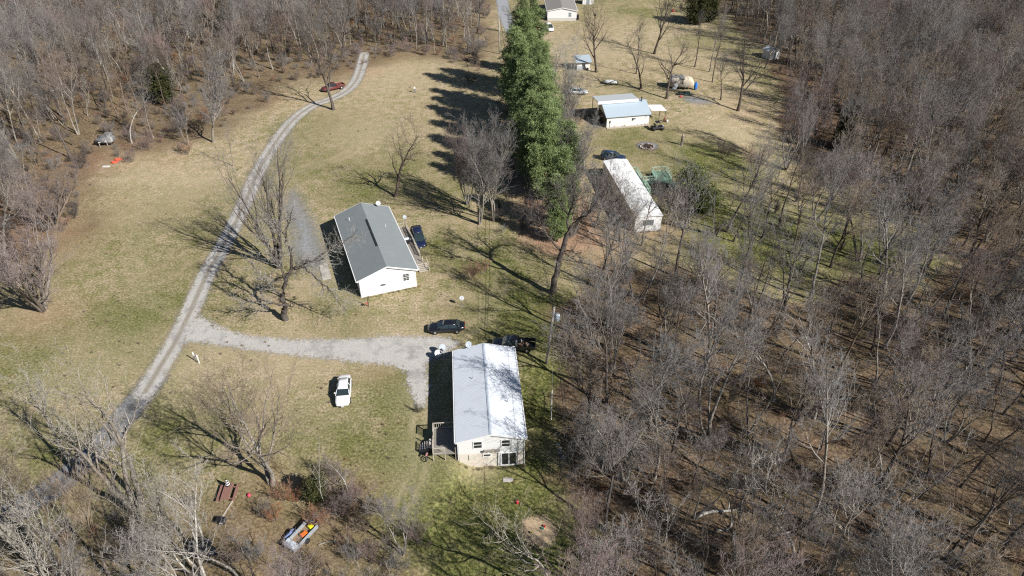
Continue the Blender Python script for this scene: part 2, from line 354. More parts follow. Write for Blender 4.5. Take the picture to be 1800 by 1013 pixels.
sheet('side_drive', 'grey gravel drive branching right towards the nearest house', 'road', grav, pl=poly([(322, 575), (352, 553), (395, 577), (440, 590), (520, 596), (600, 596), (690, 590), (790, 592), (812, 604), (790, 622), (770, 630), (752, 640), (757, 690), (748, 718), (728, 715), (715, 680), (712, 655), (690, 645), (640, 640), (560, 632), (470, 622), (400, 612), (350, 604), (318, 604)]), up=.034)
sheet('gravel_patch', 'blue grey gravel patch left of the grey roofed house', 'gravel', gravb, pl=poly([(500, 338), (522, 322), (540, 350), (566, 395), (585, 450), (578, 478), (548, 486), (518, 470), (498, 445), (505, 410), (488, 372)]))
sheet('far_road', 'blue grey road passing behind the pines at the top', 'road', farg, line=smooth([tuple(P(*q)[:2]) for q in ((876, -90), (880, -30), (884, 10), (892, 38), (905, 62), (922, 85), (940, 110))]), width=4.2)
sheet('mulch_ring', 'round patch of pale wood chips in the lower lawn', 'mulch', mul, line=np.array([tuple(P(947, 934)[:2]), tuple((P(947, 934)+Vector((.05, 0, 0)))[:2])]), width=3.9, step=.2)
sheet('fire_bed', 'brown bare earth around the ring of stones', 'earth', shade_earth, line=np.array([tuple(P(1138, 257)[:2]), tuple((P(1139, 257))[:2])]), width=4.6, step=.3)
sheet('stained_gravel', 'blue grey gravel spill below the camper', 'gravel', gravb, pl=poly([(1190, 168), (1215, 165), (1250, 175), (1262, 184), (1230, 187), (1200, 180)]))
sheet('pale_pad', 'pale gravel apron beside the farm building', 'gravel', gravb, pl=poly([(1024, 214), (1046, 208), (1066, 224), (1058, 228), (1036, 226)]))
# ---------------------------------------------------------------- trees
def bark_mat(name, a, b_, var=.35):
    m = bpy.data.materials.new(name); t, b = nodes(m)
    oi = t.nodes.new('ShaderNodeObjectInfo'); oc = obco(t)
    mp = t.nodes.new('ShaderNodeMapping'); mp.inputs['Scale'].default_value = (9, 9, 1.5); t.links.new(oc, mp.inputs[0])
    n = noise(t, 1.0, 4, .7, mp.outputs[0])
    c = ramp(t, n, [(.32, a), (.62, b_)])
    hs = t.nodes.new('ShaderNodeHueSaturation'); t.links.new(c, hs.inputs['Color'])
    t.links.new(math_(t, 'ADD', 1-var/2, math_(t, 'MULTIPLY', oi.outputs['Random'], var)), hs.inputs['Value'])
    t.links.new(math_(t, 'ADD', .75, math_(t, 'MULTIPLY', math_(t, 'FRACT', math_(t, 'MULTIPLY', oi.outputs['Random'], 7.3)), .6)), hs.inputs['Saturation'])
    t.links.new(hs.outputs[0], b.inputs['Base Color']); b.inputs['Roughness'].default_value = .9; b.inputs['Specular IOR Level'].default_value = .15
    return m
BK = dict(grey=bark_mat('grey_bark', (.085, .075, .062), (.34, .31, .27)), dark=bark_mat('dark_bark', (.04, .033, .028), (.14, .115, .10)),
          pale=bark_mat('pale_bark', (.22, .205, .18), (.48, .455, .41)), brown=bark_mat('brown_bark', (.085, .065, .05), (.27, .225, .185)))
TW = dict(lav=bark_mat('lavender_twigs', (.10, .092, .086), (.33, .31, .295)), red=bark_mat('red_twigs', (.13, .10, .09), (.32, .255, .24)),
          pale=bark_mat('pale_twigs', (.22, .20, .17), (.50, .465, .41)), tan=bark_mat('tan_twigs', (.13, .10, .078), (.35, .29, .235)),
          dark=bark_mat('dark_twigs', (.05, .043, .038), (.17, .15, .135)), rust=bark_mat('rust_twigs', (.23, .115, .07), (.38, .22, .15)))
def perp(d, r):
    a = Vector((r.gauss(0, 1), r.gauss(0, 1), r.gauss(0, 1))); a -= d*a.dot(d)
    return a.normalized()
def gen_tree(seed, H, stems=1, bare=.3, top=.9, nl=(10, 7, 6, 6), ang=(48, 45, 42, 40), lr=(.42, .5, .5, .5), wig=.10, trop=.16, r0=.22, lean=(0, 0), tw=.011, spread=14, limb0=.8, droop=0, thick=1.0):
    r = random.Random(seed); out = []
    def br(p, d, L, ra, lev, segs, rb):
        pts = [p.copy()]; rad = [ra]; ds = [d.copy()]
        for k in range(segs):
            d = d + perp(d, r)*wig*(1+.5*(lev > 0))*r.uniform(.3, 1.6)
            d.z += (trop if lev > 0 else .05)*(1 if lev < 3 else .4) - droop*(lev > 1)
            d.normalize(); p = p+d*(L/segs); pts.append(p.copy()); ds.append(d.copy())
            rad.append(ra+(rb-ra)*((k+1)/segs)**.85)
        out.append((lev, pts, rad)); return pts, rad, ds
    def kids(pts, rad, ds, L, lev, t0):
        n = nl[lev]; n = max(1, int(round(n*r.uniform(.75, 1.25)))); S = len(pts)-1
        for i in range(n):
            t_ = t0+(1-t0)*(i+r.uniform(.1, .9))/n; t_ = min(t_, .99); k = min(int(t_*S), S-1); f = t_*S-k
            p = pts[k].lerp(pts[k+1], f); pr = rad[k]*(1-f)+rad[k+1]*f; d = ds[k+1]
            a = math.radians(ang[lev]*r.uniform(.65, 1.3)); nd = (d*math.cos(a)+perp(d, r)*math.sin(a)).normalized()
            if nd.z < -.1 and not droop: nd.z *= -.3; nd.normalize()
            if lev == 0: CL = H*lr[0]*(1-(1-limb0)*0-.5*((t_-t0)/(1-t0)))*r.uniform(.7, 1.2)
            else: CL = L*lr[lev]*(1-.4*t_)*r.choice((.65, .85, 1, 1.2, 1.75))
            cr = max(tw, min(pr*.72, CL*thick*(.024 if lev < 2 else .018)+tw*.5))
            cp, crad, cds = br(p, nd, CL, cr, lev+1, (8, 5, 3, 2)[lev], max(tw*.55, cr*.16))
            if lev+1 < len(nl): kids(cp, crad, cds, CL, lev+1, (.18, .2, .2)[min(lev, 2)])
    for s in range(stems):
        a0 = 2*math.pi*s/max(1, stems)+r.uniform(0, 1.5); sa = math.radians(spread*r.uniform(.6, 1.3)) if stems > 1 else 0
        d = Vector((math.sin(sa)*math.cos(a0)+lean[0], math.sin(sa)*math.sin(a0)+lean[1], math.cos(sa))).normalized()
        h = H*top*r.uniform(.85, 1.0) if stems > 1 else H*top; q = r0*(1 if stems == 1 else .75)
        off = Vector((math.cos(a0), math.sin(a0), 0))*r0*.5 if stems > 1 else Vector((0, 0, 0))
        pts, rad, ds = br(off+Vector((0, 0, -.15)), d, h, q, 0, 11, q*.13)
        rad[0] *= 1.35
        kids(pts, rad, ds, h, 0, bare)
    return out
def tubes(branches, sides):
    """numpy tubes for many branches -> verts, quads, per-face level"""
    V, Fc, Lv = [], [], []; off = 0; groups = {}
    for lev, pts, rad in branches: groups.setdefault((lev, len(pts)), []).append((pts, rad))
    for (lev, n), lst in sorted(groups.items()):
        s = sides[min(lev, len(sides)-1)]
        Pn = np.array([[tuple(p) for p in a] for a, _ in lst]); R = np.array([b_ for _, b_ in lst])
        D = np.gradient(Pn, axis=1); D /= np.linalg.norm(D, axis=2, keepdims=True)+1e-9
        up = np.zeros_like(D); up[..., 2] = 1; up[np.abs(D[..., 2]) > .9] = (0, 1, 0)
        A = np.cross(D, up); A /= np.linalg.norm(A, axis=2, keepdims=True)+1e-9; B = np.cross(A, D)
        q = 2*np.pi*np.arange(s)/s
        ring = Pn[:, :, None, :]+R[:, :, None, None]*(A[:, :, None, :]*np.cos(q)[None, None, :, None]+B[:, :, None, :]*np.sin(q)[None, None, :, None])
        m = len(lst); V.append(ring.reshape(-1, 3))
        i = np.arange(m)[:, None, None]*n*s+np.arange(n-1)[None, :, None]*s; j = np.arange(s)[None, None, :]; j2 = (j+1) % s
        f = np.stack([i+j, i+j2, i+s+j2, i+s+j], -1).reshape(-1, 4)+off
        Fc.append(f); Lv.append(np.full(len(f), lev)); off += m*n*s
    return np.concatenate(V), np.concatenate(Fc), np.concatenate(Lv)
def npmesh(name, V, Fq, mi, mats, smooth=True):
    me = bpy.data.meshes.new(name); k = Fq.shape[1]
    me.vertices.add(len(V)); me.vertices.foreach_set('co', V.astype(np.float32).ravel())
    me.loops.add(Fq.size); me.loops.foreach_set('vertex_index', Fq.astype(np.int32).ravel())
    me.polygons.add(len(Fq)); me.polygons.foreach_set('loop_start', np.arange(0, Fq.size, k)); me.polygons.foreach_set('loop_total', np.full(len(Fq), k))
    for m in mats: me.materials.append(m)
    me.polygons.foreach_set('material_index', mi.astype(np.int32))
    if smooth: me.polygons.foreach_set('use_smooth', np.ones(len(Fq), bool))
    me.update(calc_edges=True); return me
VAR = {}
def make_variant(key, kind, bark, twig, **kw):
    b_ = gen_tree(**kw); tr = [x for x in b_ if x[0] == 0]; cr = [x for x in b_ if x[0] > 0]
    s = (8, 5, 3, 3, 3)
    V, Q, L = tubes(tr, s); tm = npmesh(key+'_trunk', V, Q, L*0, [BK[bark]])
    V2, Q2, L2 = tubes(cr, s); cm = npmesh(key+'_crown', V2, Q2, (L2 > 1).astype(int), [BK[bark], TW[twig]])
    VA = np.concatenate([V, V2]); QA = np.concatenate([Q, Q2+len(V)]); MA = np.concatenate([L*0, (L2 > 1).astype(int)])
    am = npmesh(key+'_whole', VA, QA, MA, [BK[bark], TW[twig]])
    VAR[key] = dict(trunk=tm, crown=cm, whole=am, H=kw['H'], kind=kind); return VAR[key]
def place_tree(key, at_, H=None, rz=None, label='', group=None, kind='bare_tree', cat='tree', tilt=(0, 0), sxy=1.0):
    v = VAR[key]; s = (H or v['H'])/v['H']
    r = bpy.data.objects.new(kind, None); COL.objects.link(r); r.location = at_; r.empty_display_size = .5
    r.rotation_euler = (math.radians(tilt[0]), math.radians(tilt[1]), RND.uniform(0, 6.28) if rz is None else math.radians(rz))
    if tilt != (0, 0): r.rotation_mode = 'ZYX'
    r.scale = (s*sxy, s*sxy, s); tag(r, label, cat, group)
    for nm in ('trunk', 'crown'):
        o = bpy.data.objects.new(nm, v[nm]); COL.objects.link(o); o.parent = r
    return r
mv = make_variant
# woodland forms: slim trunks with crowns high up
mv('w1', 'w', 'grey', 'lav', seed=11, H=19, bare=.42, nl=(12, 7, 5, 4), ang=(42, 45, 42, 40), lr=(.33, .5, .5, .5), r0=.22)
mv('w2', 'w', 'dark', 'lav', seed=12, H=18, bare=.38, nl=(11, 8, 5, 4), ang=(36, 42, 42, 40), lr=(.38, .5, .5, .5), r0=.25, wig=.14)
mv('w3', 'w', 'brown', 'tan', seed=13, H=17, bare=.35, nl=(12, 7, 5, 4), ang=(44, 45, 42, 40), lr=(.32, .5, .5, .5), r0=.19, lean=(.10, .02))
mv('w4', 'w', 'grey', 'red', seed=14, H=18, stems=2, bare=.42, nl=(8, 6, 6, 5), ang=(34, 42, 42, 40), lr=(.30, .5, .5, .5), r0=.24, spread=9)
mv('w5', 'w', 'pale', 'pale', seed=15, H=17, bare=.40, nl=(10, 6, 5, 5), ang=(40, 48, 45, 40), lr=(.33, .5, .5, .5), r0=.19, wig=.16)
mv('w6', 'w', 'dark', 'tan', seed=16, H=16, bare=.30, nl=(12, 7, 6, 5), ang=(50, 45, 42, 40), lr=(.36, .5, .5, .5), r0=.24, wig=.17)
mv('w7', 'w', 'dark', 'dark', seed=17, H=18, bare=.5, nl=(8, 6, 5, 5), ang=(38, 45, 42, 40), lr=(.30, .5, .5, .5), r0=.22, wig=.12, lean=(-.06, .06))
mv('w8', 'w', 'grey', 'lav', seed=18, H=14, stems=3, bare=.35, nl=(7, 6, 6, 5), ang=(36, 42, 42, 40), lr=(.34, .5, .5, .5), r0=.19, spread=12)
mv('t1', 'w', 'dark', 'dark', seed=81, H=16, bare=.42, nl=(8, 5, 4, 2), ang=(34, 42, 42, 40), lr=(.30, .55, .5, .5), r0=.17, wig=.09)
mv('t2', 'w', 'dark', 'lav', seed=82, H=15, bare=.5, nl=(7, 5, 4, 3), ang=(38, 42, 42, 40), lr=(.30, .55, .5, .5), r0=.14, wig=.12)
mv('t3', 'w', 'grey', 'lav', seed=83, H=17, stems=2, bare=.45, nl=(6, 5, 4, 3), ang=(34, 42, 42, 40), lr=(.28, .55, .5, .5), r0=.18, wig=.10, spread=8)
mv('t4', 'w', 'brown', 'tan', seed=84, H=13, bare=.38, nl=(9, 5, 4, 2), ang=(40, 42, 42, 40), lr=(.30, .55, .5, .5), r0=.12, wig=.14)
mv('t5', 'w', 'grey', 'pale', seed=85, H=15, bare=.48, nl=(7, 5, 4, 3), ang=(44, 45, 42, 40), lr=(.33, .55, .5, .5), r0=.16, wig=.17)
# poles, saplings
mv('s1', 's', 'pale', 'pale', seed=21, H=9, bare=.3, nl=(10, 5, 4), ang=(42, 45, 42), lr=(.26, .45, .45), r0=.075, wig=.14, tw=.009)
mv('s2', 's', 'brown', 'tan', seed=22, H=8, bare=.2, nl=(12, 6, 4), ang=(35, 42, 40), lr=(.30, .5, .45), r0=.07, wig=.12, tw=.009, lean=(.08, 0))
mv('s3', 's', 'grey', 'lav', seed=23, H=10, bare=.35, nl=(10, 6, 5), ang=(38, 45, 42), lr=(.26, .5, .5), r0=.08, tw=.009)
# open grown forms
mv('vase', 'o', 'dark', 'lav', seed=31, H=21, stems=4, bare=.16, nl=(8, 6, 5, 4), ang=(26, 34, 38, 38), lr=(.42, .55, .5, .5), r0=.42, spread=12, trop=.10, thick=1.7, wig=.08)
mv('vase2', 'o', 'dark', 'dark', seed=32, H=20, bare=.22, top=.92, nl=(12, 7, 5, 4), ang=(42, 42, 40, 38), lr=(.48, .52, .5, .5), r0=.38, trop=.15, thick=1.45)
mv('wide', 'o', 'grey', 'lav', seed=33, H=17, stems=6, bare=.16, nl=(8, 7, 6, 5), ang=(36, 42, 42, 40), lr=(.42, .55, .5, .5), r0=.52, spread=30, trop=.10, wig=.16, thick=1.8)
mv('round', 'o', 'grey', 'tan', seed=34, H=16, stems=2, bare=.2, nl=(12, 7, 5, 4), ang=(50, 45, 42, 40), lr=(.50, .55, .5, .5), r0=.36, spread=12, wig=.15, thick=1.5)
mv('open', 'o', 'grey', 'pale', seed=44, H=16, stems=2, bare=.28, nl=(8, 5, 4, 3), ang=(46, 45, 42, 40), lr=(.48, .55, .5, .5), r0=.36, spread=14, wig=.17, thick=1.5)
mv('fan', 'o', 'brown', 'tan', seed=45, H=13, bare=.55, top=.62, nl=(14, 5, 4, 3), ang=(28, 26, 30, 35), lr=(.52, .6, .5, .5), r0=.20, trop=.1, thick=1.1)
mv('fine', 'o', 'grey', 'lav', seed=35, H=18, bare=.2, top=.85, nl=(17, 8, 6, 5), ang=(44, 38, 38, 38), lr=(.46, .55, .5, .5), r0=.30, trop=.2, tw=.012, thick=1.2)
mv('sparse', 'o', 'dark', 'dark', seed=36, H=15, bare=.25, nl=(9, 5, 4, 3), ang=(55, 45, 45, 40), lr=(.52, .55, .5, .5), r0=.32, wig=.24, trop=.12, thick=1.6)
mv('syc', 'o', 'grey', 'lav', seed=37, H=20, stems=4, bare=.2, nl=(11, 7, 5, 4), ang=(34, 40, 40, 40), lr=(.32, .52, .5, .5), r0=.24, spread=11, wig=.12)
mv('paleup', 'o', 'pale', 'pale', seed=37, H=20, stems=3, bare=.25, nl=(10, 6, 5, 3), ang=(34, 42, 42, 40), lr=(.32, .55, .5, .5), r0=.24, spread=13, wig=.15, thick=1.2)
mv('syc2', 'o', 'pale', 'pale', seed=38, H=15, bare=.3, nl=(10, 5, 3, 2), ang=(56, 45, 45, 40), lr=(.46, .55, .5, .5), r0=.19, wig=.2, trop=.22, thick=1.1)
mv('bushy', 'o', 'brown', 'red', seed=39, H=18, stems=6, bare=.12, nl=(9, 7, 6, 5), ang=(36, 42, 42, 40), lr=(.34, .55, .5, .5), r0=.38, spread=22, wig=.13, thick=1.5)
mv('redbud', 'o', 'grey', 'red', seed=40, H=20, stems=5, bare=.25, nl=(10, 7, 6, 5), ang=(26, 36, 38, 38), lr=(.30, .52, .5, .5), r0=.24, spread=15, trop=.10, thick=1.2)
mv('forked', 'o', 'grey', 'pale', seed=41, H=19, stems=3, bare=.3, nl=(7, 5, 4, 3), ang=(36, 42, 42, 40), lr=(.36, .55, .5, .5), r0=.46, spread=17, wig=.13, thick=1.5)
# shrubs
mv('b1', 'b', 'brown', 'tan', seed=51, H=2.6, stems=7, bare=.1, nl=(7, 5, 4), ang=(38, 40, 40), lr=(.45, .5, .5), r0=.025, spread=32, wig=.2, tw=.008)
mv('b2', 'b', 'brown', 'rust', seed=52, H=2.2, stems=10, bare=.15, nl=(7, 5, 3), ang=(30, 38, 40), lr=(.40, .5, .5), r0=.02, spread=30, wig=.12, tw=.008)
mv('b3', 'b', 'grey', 'lav', seed=53, H=3.4, stems=6, bare=.15, nl=(9, 6, 4), ang=(40, 42, 40), lr=(.42, .5, .5), r0=.035, spread=26, wig=.16, tw=.009)
mv('b4', 'b', 'grey', 'red', seed=54, H=4.5, stems=6, bare=.12, nl=(10, 7, 6), ang=(40, 42, 40), lr=(.40, .5, .5), r0=.05, spread=28, wig=.2, tw=.009, droop=.10)
mv('b5', 'b', 'dark', 'dark', seed=55, H=3.6, stems=6, bare=.12, nl=(10, 7, 5), ang=(38, 42, 40), lr=(.40, .5, .5), r0=.04, spread=26, wig=.14, tw=.008)
mv('vine', 'o', 'grey', 'lav', seed=56, H=10, stems=3, bare=.45, nl=(14, 8, 8, 5), ang=(65, 55, 45, 40), lr=(.36, .55, .55, .5), r0=.22, spread=9, wig=.25, trop=-.08, droop=.28)

# one gnarled tree with hand laid limbs, twigs grown along them
def hand_tree(key, bark, twig, limbs, seed, tw=.011, ntw=9):
    r = random.Random(seed); out = []
    for pts, ra, rb, lev in limbs:
        P_ = smooth([np.array(p, float) for p in pts], 4); P_ = [Vector(p) for p in P_]
        for k in range(1, len(P_)-1): P_[k] += Vector((r.gauss(0, .09), r.gauss(0, .09), r.gauss(0, .09)))
        n = len(P_); rad = [ra+(rb-ra)*k/(n-1) for k in range(n)]; out.append((lev, P_, rad))
        if lev == 0: continue
        for i in range(int(ntw*n/4)):
            k = r.randint(n//4, n-2); d = (P_[k+1]-P_[k]).normalized(); a = math.radians(r.uniform(30, 75))
            nd = d*math.cos(a)+perp(d, r)*math.sin(a); L = r.uniform(.6, 2.2)
            def sub(p, d, L, lev, ra):
                pts = [p]; 
                for q in range(3):
                    d = (d+perp(d, r)*.28+Vector((0, 0, .08))).normalized(); p = p+d*L/3; pts.append(p)
                out.append((lev, pts, [ra, ra*.8, ra*.6, tw*.6]))
                if lev < 4:
                    for m in range(4):
                        a = math.radians(r.uniform(25, 60)); k = r.randint(1, 3); sub(pts[k], (d*math.cos(a)+perp(d, r)*math.sin(a)).normalized(), L*r.uniform(.35, .65), lev+1, max(tw, ra*.5))
            sub(P_[k], nd.normalized(), L, 2, max(tw, min(rad[k]*.6, .05)))
    tr = [x for x in out if x[0] == 0]; cr = [x for x in out if x[0] > 0]; s = (8, 6, 3, 3, 3)
    V, Q, L = tubes(tr, s); tm = npmesh(key+'_trunk', V, Q, L*0, [BK[bark]])
    V, Q, L = tubes(cr, s); cm = npmesh(key+'_crown', V, Q, (L > 1).astype(int), [BK[bark], TW[twig]])
    VAR[key] = dict(trunk=tm, crown=cm, H=1, kind='o')
hand_tree('gnarl', 'dark', 'pale', [
  ([(0, 0, -.2), (-.1, 0, 1.2), (.3, .1, 2.4), (.1, .2, 4), (1.0, .6, 6.2)], .46, .27, 0),
  ([(.9, .6, 6.2), (1.9, 1, 7.6), (3.4, 1.2, 8.1), (4.4, .6, 9.4), (5.2, 1.0, 9.0), (6.6, .6, 9.8)], .25, .08, 1),
  ([(1.9, 1, 7.6), (2.2, 1.4, 9.8), (1.7, 2.0, 12.0), (2.6, 2.4, 14.5), (3.4, 2.6, 16.5)], .20, .04, 1),
  ([(3.4, 1.2, 8.1), (5.0, .2, 7.2), (6.8, -.8, 6.2), (8.2, -1.4, 4.2), (9.2, -1.8, 2.8)], .13, .03, 1),
  ([(5.2, 1.0, 9.2), (7.2, 1.6, 10.6), (9.4, 2.2, 11.4), (11.2, 2.6, 13)], .11, .03, 1),
  ([(.2, .2, 4), (-1.2, .6, 5), (-2.6, 1.2, 6.6), (-3.6, 1.8, 8.6)], .17, .04, 1),
  ([(.1, 0, 2.6), (-1.5, -.6, 3.4), (-3.4, -1.0, 4.0), (-5.2, -1.4, 3.6)], .14, .03, 1),
  ([(.9, .6, 6.2), (.2, 1.2, 8.2), (-.8, 1.8, 10.0), (-1.2, 2.2, 12.2)], .16, .04, 1),
  ([(1.7, 2.0, 12.0), (.6, 2.4, 13.8), (-.2, 2.2, 15.0)], .08, .03, 1)], 61, ntw=11)
hand_tree('leaner', 'dark', 'dark', [
  ([(0, 0, -.2), (.5, 0, 3.5), (1.3, .3, 7.5), (2.2, .6, 10.5)], .52, .36, 0),
  ([(2.2, .6, 10.5), (3.6, .8, 12.5), (5.6, 1.2, 14.0), (8.0, 1.4, 15.0), (10, 1.4, 15)], .26, .05, 1),
  ([(2.2, .6, 10.5), (2.4, 1.6, 13), (3.4, 2.6, 15.5), (3.2, 3.4, 18), (4.2, 4, 20)], .24, .04, 1),
  ([(3.6, .8, 12.5), (5.0, -.4, 14.5), (6.0, -1.0, 17.0), (7.2, -1.2, 19)], .17, .04, 1),
  ([(1.3, .3, 7.5), (-.4, .8, 9.6), (-1.8, 1.4, 12.0), (-2.4, 1.8, 15.0), (-2.0, 2.2, 17.5)], .18, .04, 1),
  ([(1.3, .3, 7.5), (2.8, -.8, 8.2), (3.8, -1.6, 7.2), (4.4, -2.2, 5.2)], .10, .03, 1),
  ([(-1.8, 1.4, 12.0), (-3.6, 1.0, 13.2), (-5.0, .6, 15.4)], .10, .03, 1),
  ([(5.6, 1.2, 14.0), (6.6, 2.2, 16.5), (8, 3, 18.5)], .12, .03, 1),
  ([(2.4, 1.6, 13), (1.0, 2.6, 15), (.6, 3.2, 18)], .12, .03, 1)], 62, ntw=12)

# evergreens: trunk, whorls of limbs, needle tufts
def needle_mat(name, a, b_, c):
    m = bpy.data.materials.new(name); t, b = nodes(m); oi = t.nodes.new('ShaderNodeObjectInfo')
    n = noise(t, .9, 5, .7, obco(t)); col = ramp(t, n, [(.3, a), (.5, b_), (.7, c)])
    hs = t.nodes.new('ShaderNodeHueSaturation'); t.links.new(col, hs.inputs['Color']); t.links.new(math_(t, 'ADD', .8, math_(t, 'MULTIPLY', oi.outputs['Random'], .4)), hs.inputs['Value'])
    t.links.new(hs.outputs[0], b.inputs['Base Color']); b.inputs['Roughness'].default_value = .6; b.inputs['Specular IOR Level'].default_value = .3
    b.inputs['Transmission Weight'].default_value = 0
    return m
NM = dict(pine=needle_mat('pine_needles', (.06, .095, .033), (.19, .25, .095), (.40, .44, .20)),
          cedar=needle_mat('cedar_leaves', (.03, .035, .012), (.065, .07, .025), (.12, .11, .045)),
          holly=needle_mat('holly_leaves', (.05, .08, .015), (.13, .17, .035), (.28, .31, .09)))
def evergreen(key, mat_, seed, H, R, ntuft, tl=.30, tapered=1.0, bare=.08, dens=5, wid=.045, bark='dark'):
    r = random.Random(seed); br = []; V = []; T = []
    n = 11; P_ = [Vector((r.gauss(0, .08), r.gauss(0, .08), H*.97*k/n-.1*(k == 0))) for k in range(n+1)]
    br.append((0, P_, [(.02+.0135*H)*(1-.93*k/n) for k in range(n+1)]))
    z = H*bare; sites = []
    while z < H*.96:
        f = (z-H*bare)/(H*(1-bare)); rr = R*(((1-f)**.75)*tapered+(1-tapered)*math.sin(math.pi*min(1, f*.85+.12)))*(.55+.45*min(1, f*5))
        a0 = r.uniform(0, 6.3)
        for i in range(r.randint(4, 6)):
            a = a0+i*1.25+r.uniform(-.35, .35); L = rr*r.uniform(.55, 1.22); up = .1+.45*f
            d = Vector((math.cos(a), math.sin(a), up)); p0 = Vector((0, 0, z)); p1 = p0+d*L*.5; p2 = p0+d*L+Vector((0, 0, .12*L)); br.append((1, [p0, p1, p2], [.05, .035, .015]))
            for q in range(max(2, int(L*dens))):
                s = r.uniform(.25, 1)**.7; p = p0+d*L*s+Vector((0, 0, .12*L*s*s)); sd_ = .16*L*(.5+s)
                sites.append((p+Vector((r.gauss(0, sd_), r.gauss(0, sd_), r.gauss(0, .14))), Vector((d.x, d.y, .9)).normalized()))
        z += H*.042*r.uniform(.7, 1.4)
    r.shuffle(sites); rp = max(1, ntuft//len(sites)+1)
    for p, d in (sites*rp)[:ntuft]:
        p = p+Vector((r.gauss(0, .34), r.gauss(0, .34), r.gauss(0, .2)))
        for k in range(5):
            q = (d*.6+perp(d, r)*r.uniform(.4, 1.1)).normalized(); sdv = perp(q, r)*wid; L = tl*r.uniform(.7, 1.3); o = len(V)
            V += [tuple(p-sdv), tuple(p+sdv), tuple(p+q*L+sdv*.5), tuple(p+q*L-sdv*.5)]; T.append((o, o+1, o+2, o+3))
    Vb, Qb, Lb = tubes(br, (7, 3)); Vt, Qt, Lt = tubes([br[0]], (7,))
    tm = npmesh(key+'_trunk', Vt, Qt, Lt*0, [BK[bark]])
    Vl, Ql, Ll = tubes(br[1:], (3, 3)); VN = np.array(V); TN = np.array(T)
    cm = npmesh(key+'_crown', np.concatenate([Vl, VN]), np.concatenate([Ql, TN+len(Vl)]), np.concatenate([np.zeros(len(Ql)), np.ones(len(TN))]), [BK[bark], NM[mat_]], smooth=False)
    VAR[key] = dict(trunk=tm, crown=cm, H=H, kind='e')
evergreen('pine1', 'pine', 71, 22, 3.7, 13000, tl=.34, dens=9, wid=.026, tapered=.6)
evergreen('pine2', 'pine', 72, 19, 3.3, 11500, tl=.34, dens=9, wid=.026, tapered=.5)
evergreen('pine3', 'pine', 73, 15, 2.7, 8500, tl=.32, dens=9, wid=.026, tapered=.5)
evergreen('cedar', 'cedar', 74, 8, 2.3, 4200, tl=.24, tapered=.6, bare=.04, dens=12, wid=.05)
evergreen('holly', 'holly', 75, 6, 2.5, 3000, tl=.20, tapered=.25, bare=.06, dens=9, wid=.055)
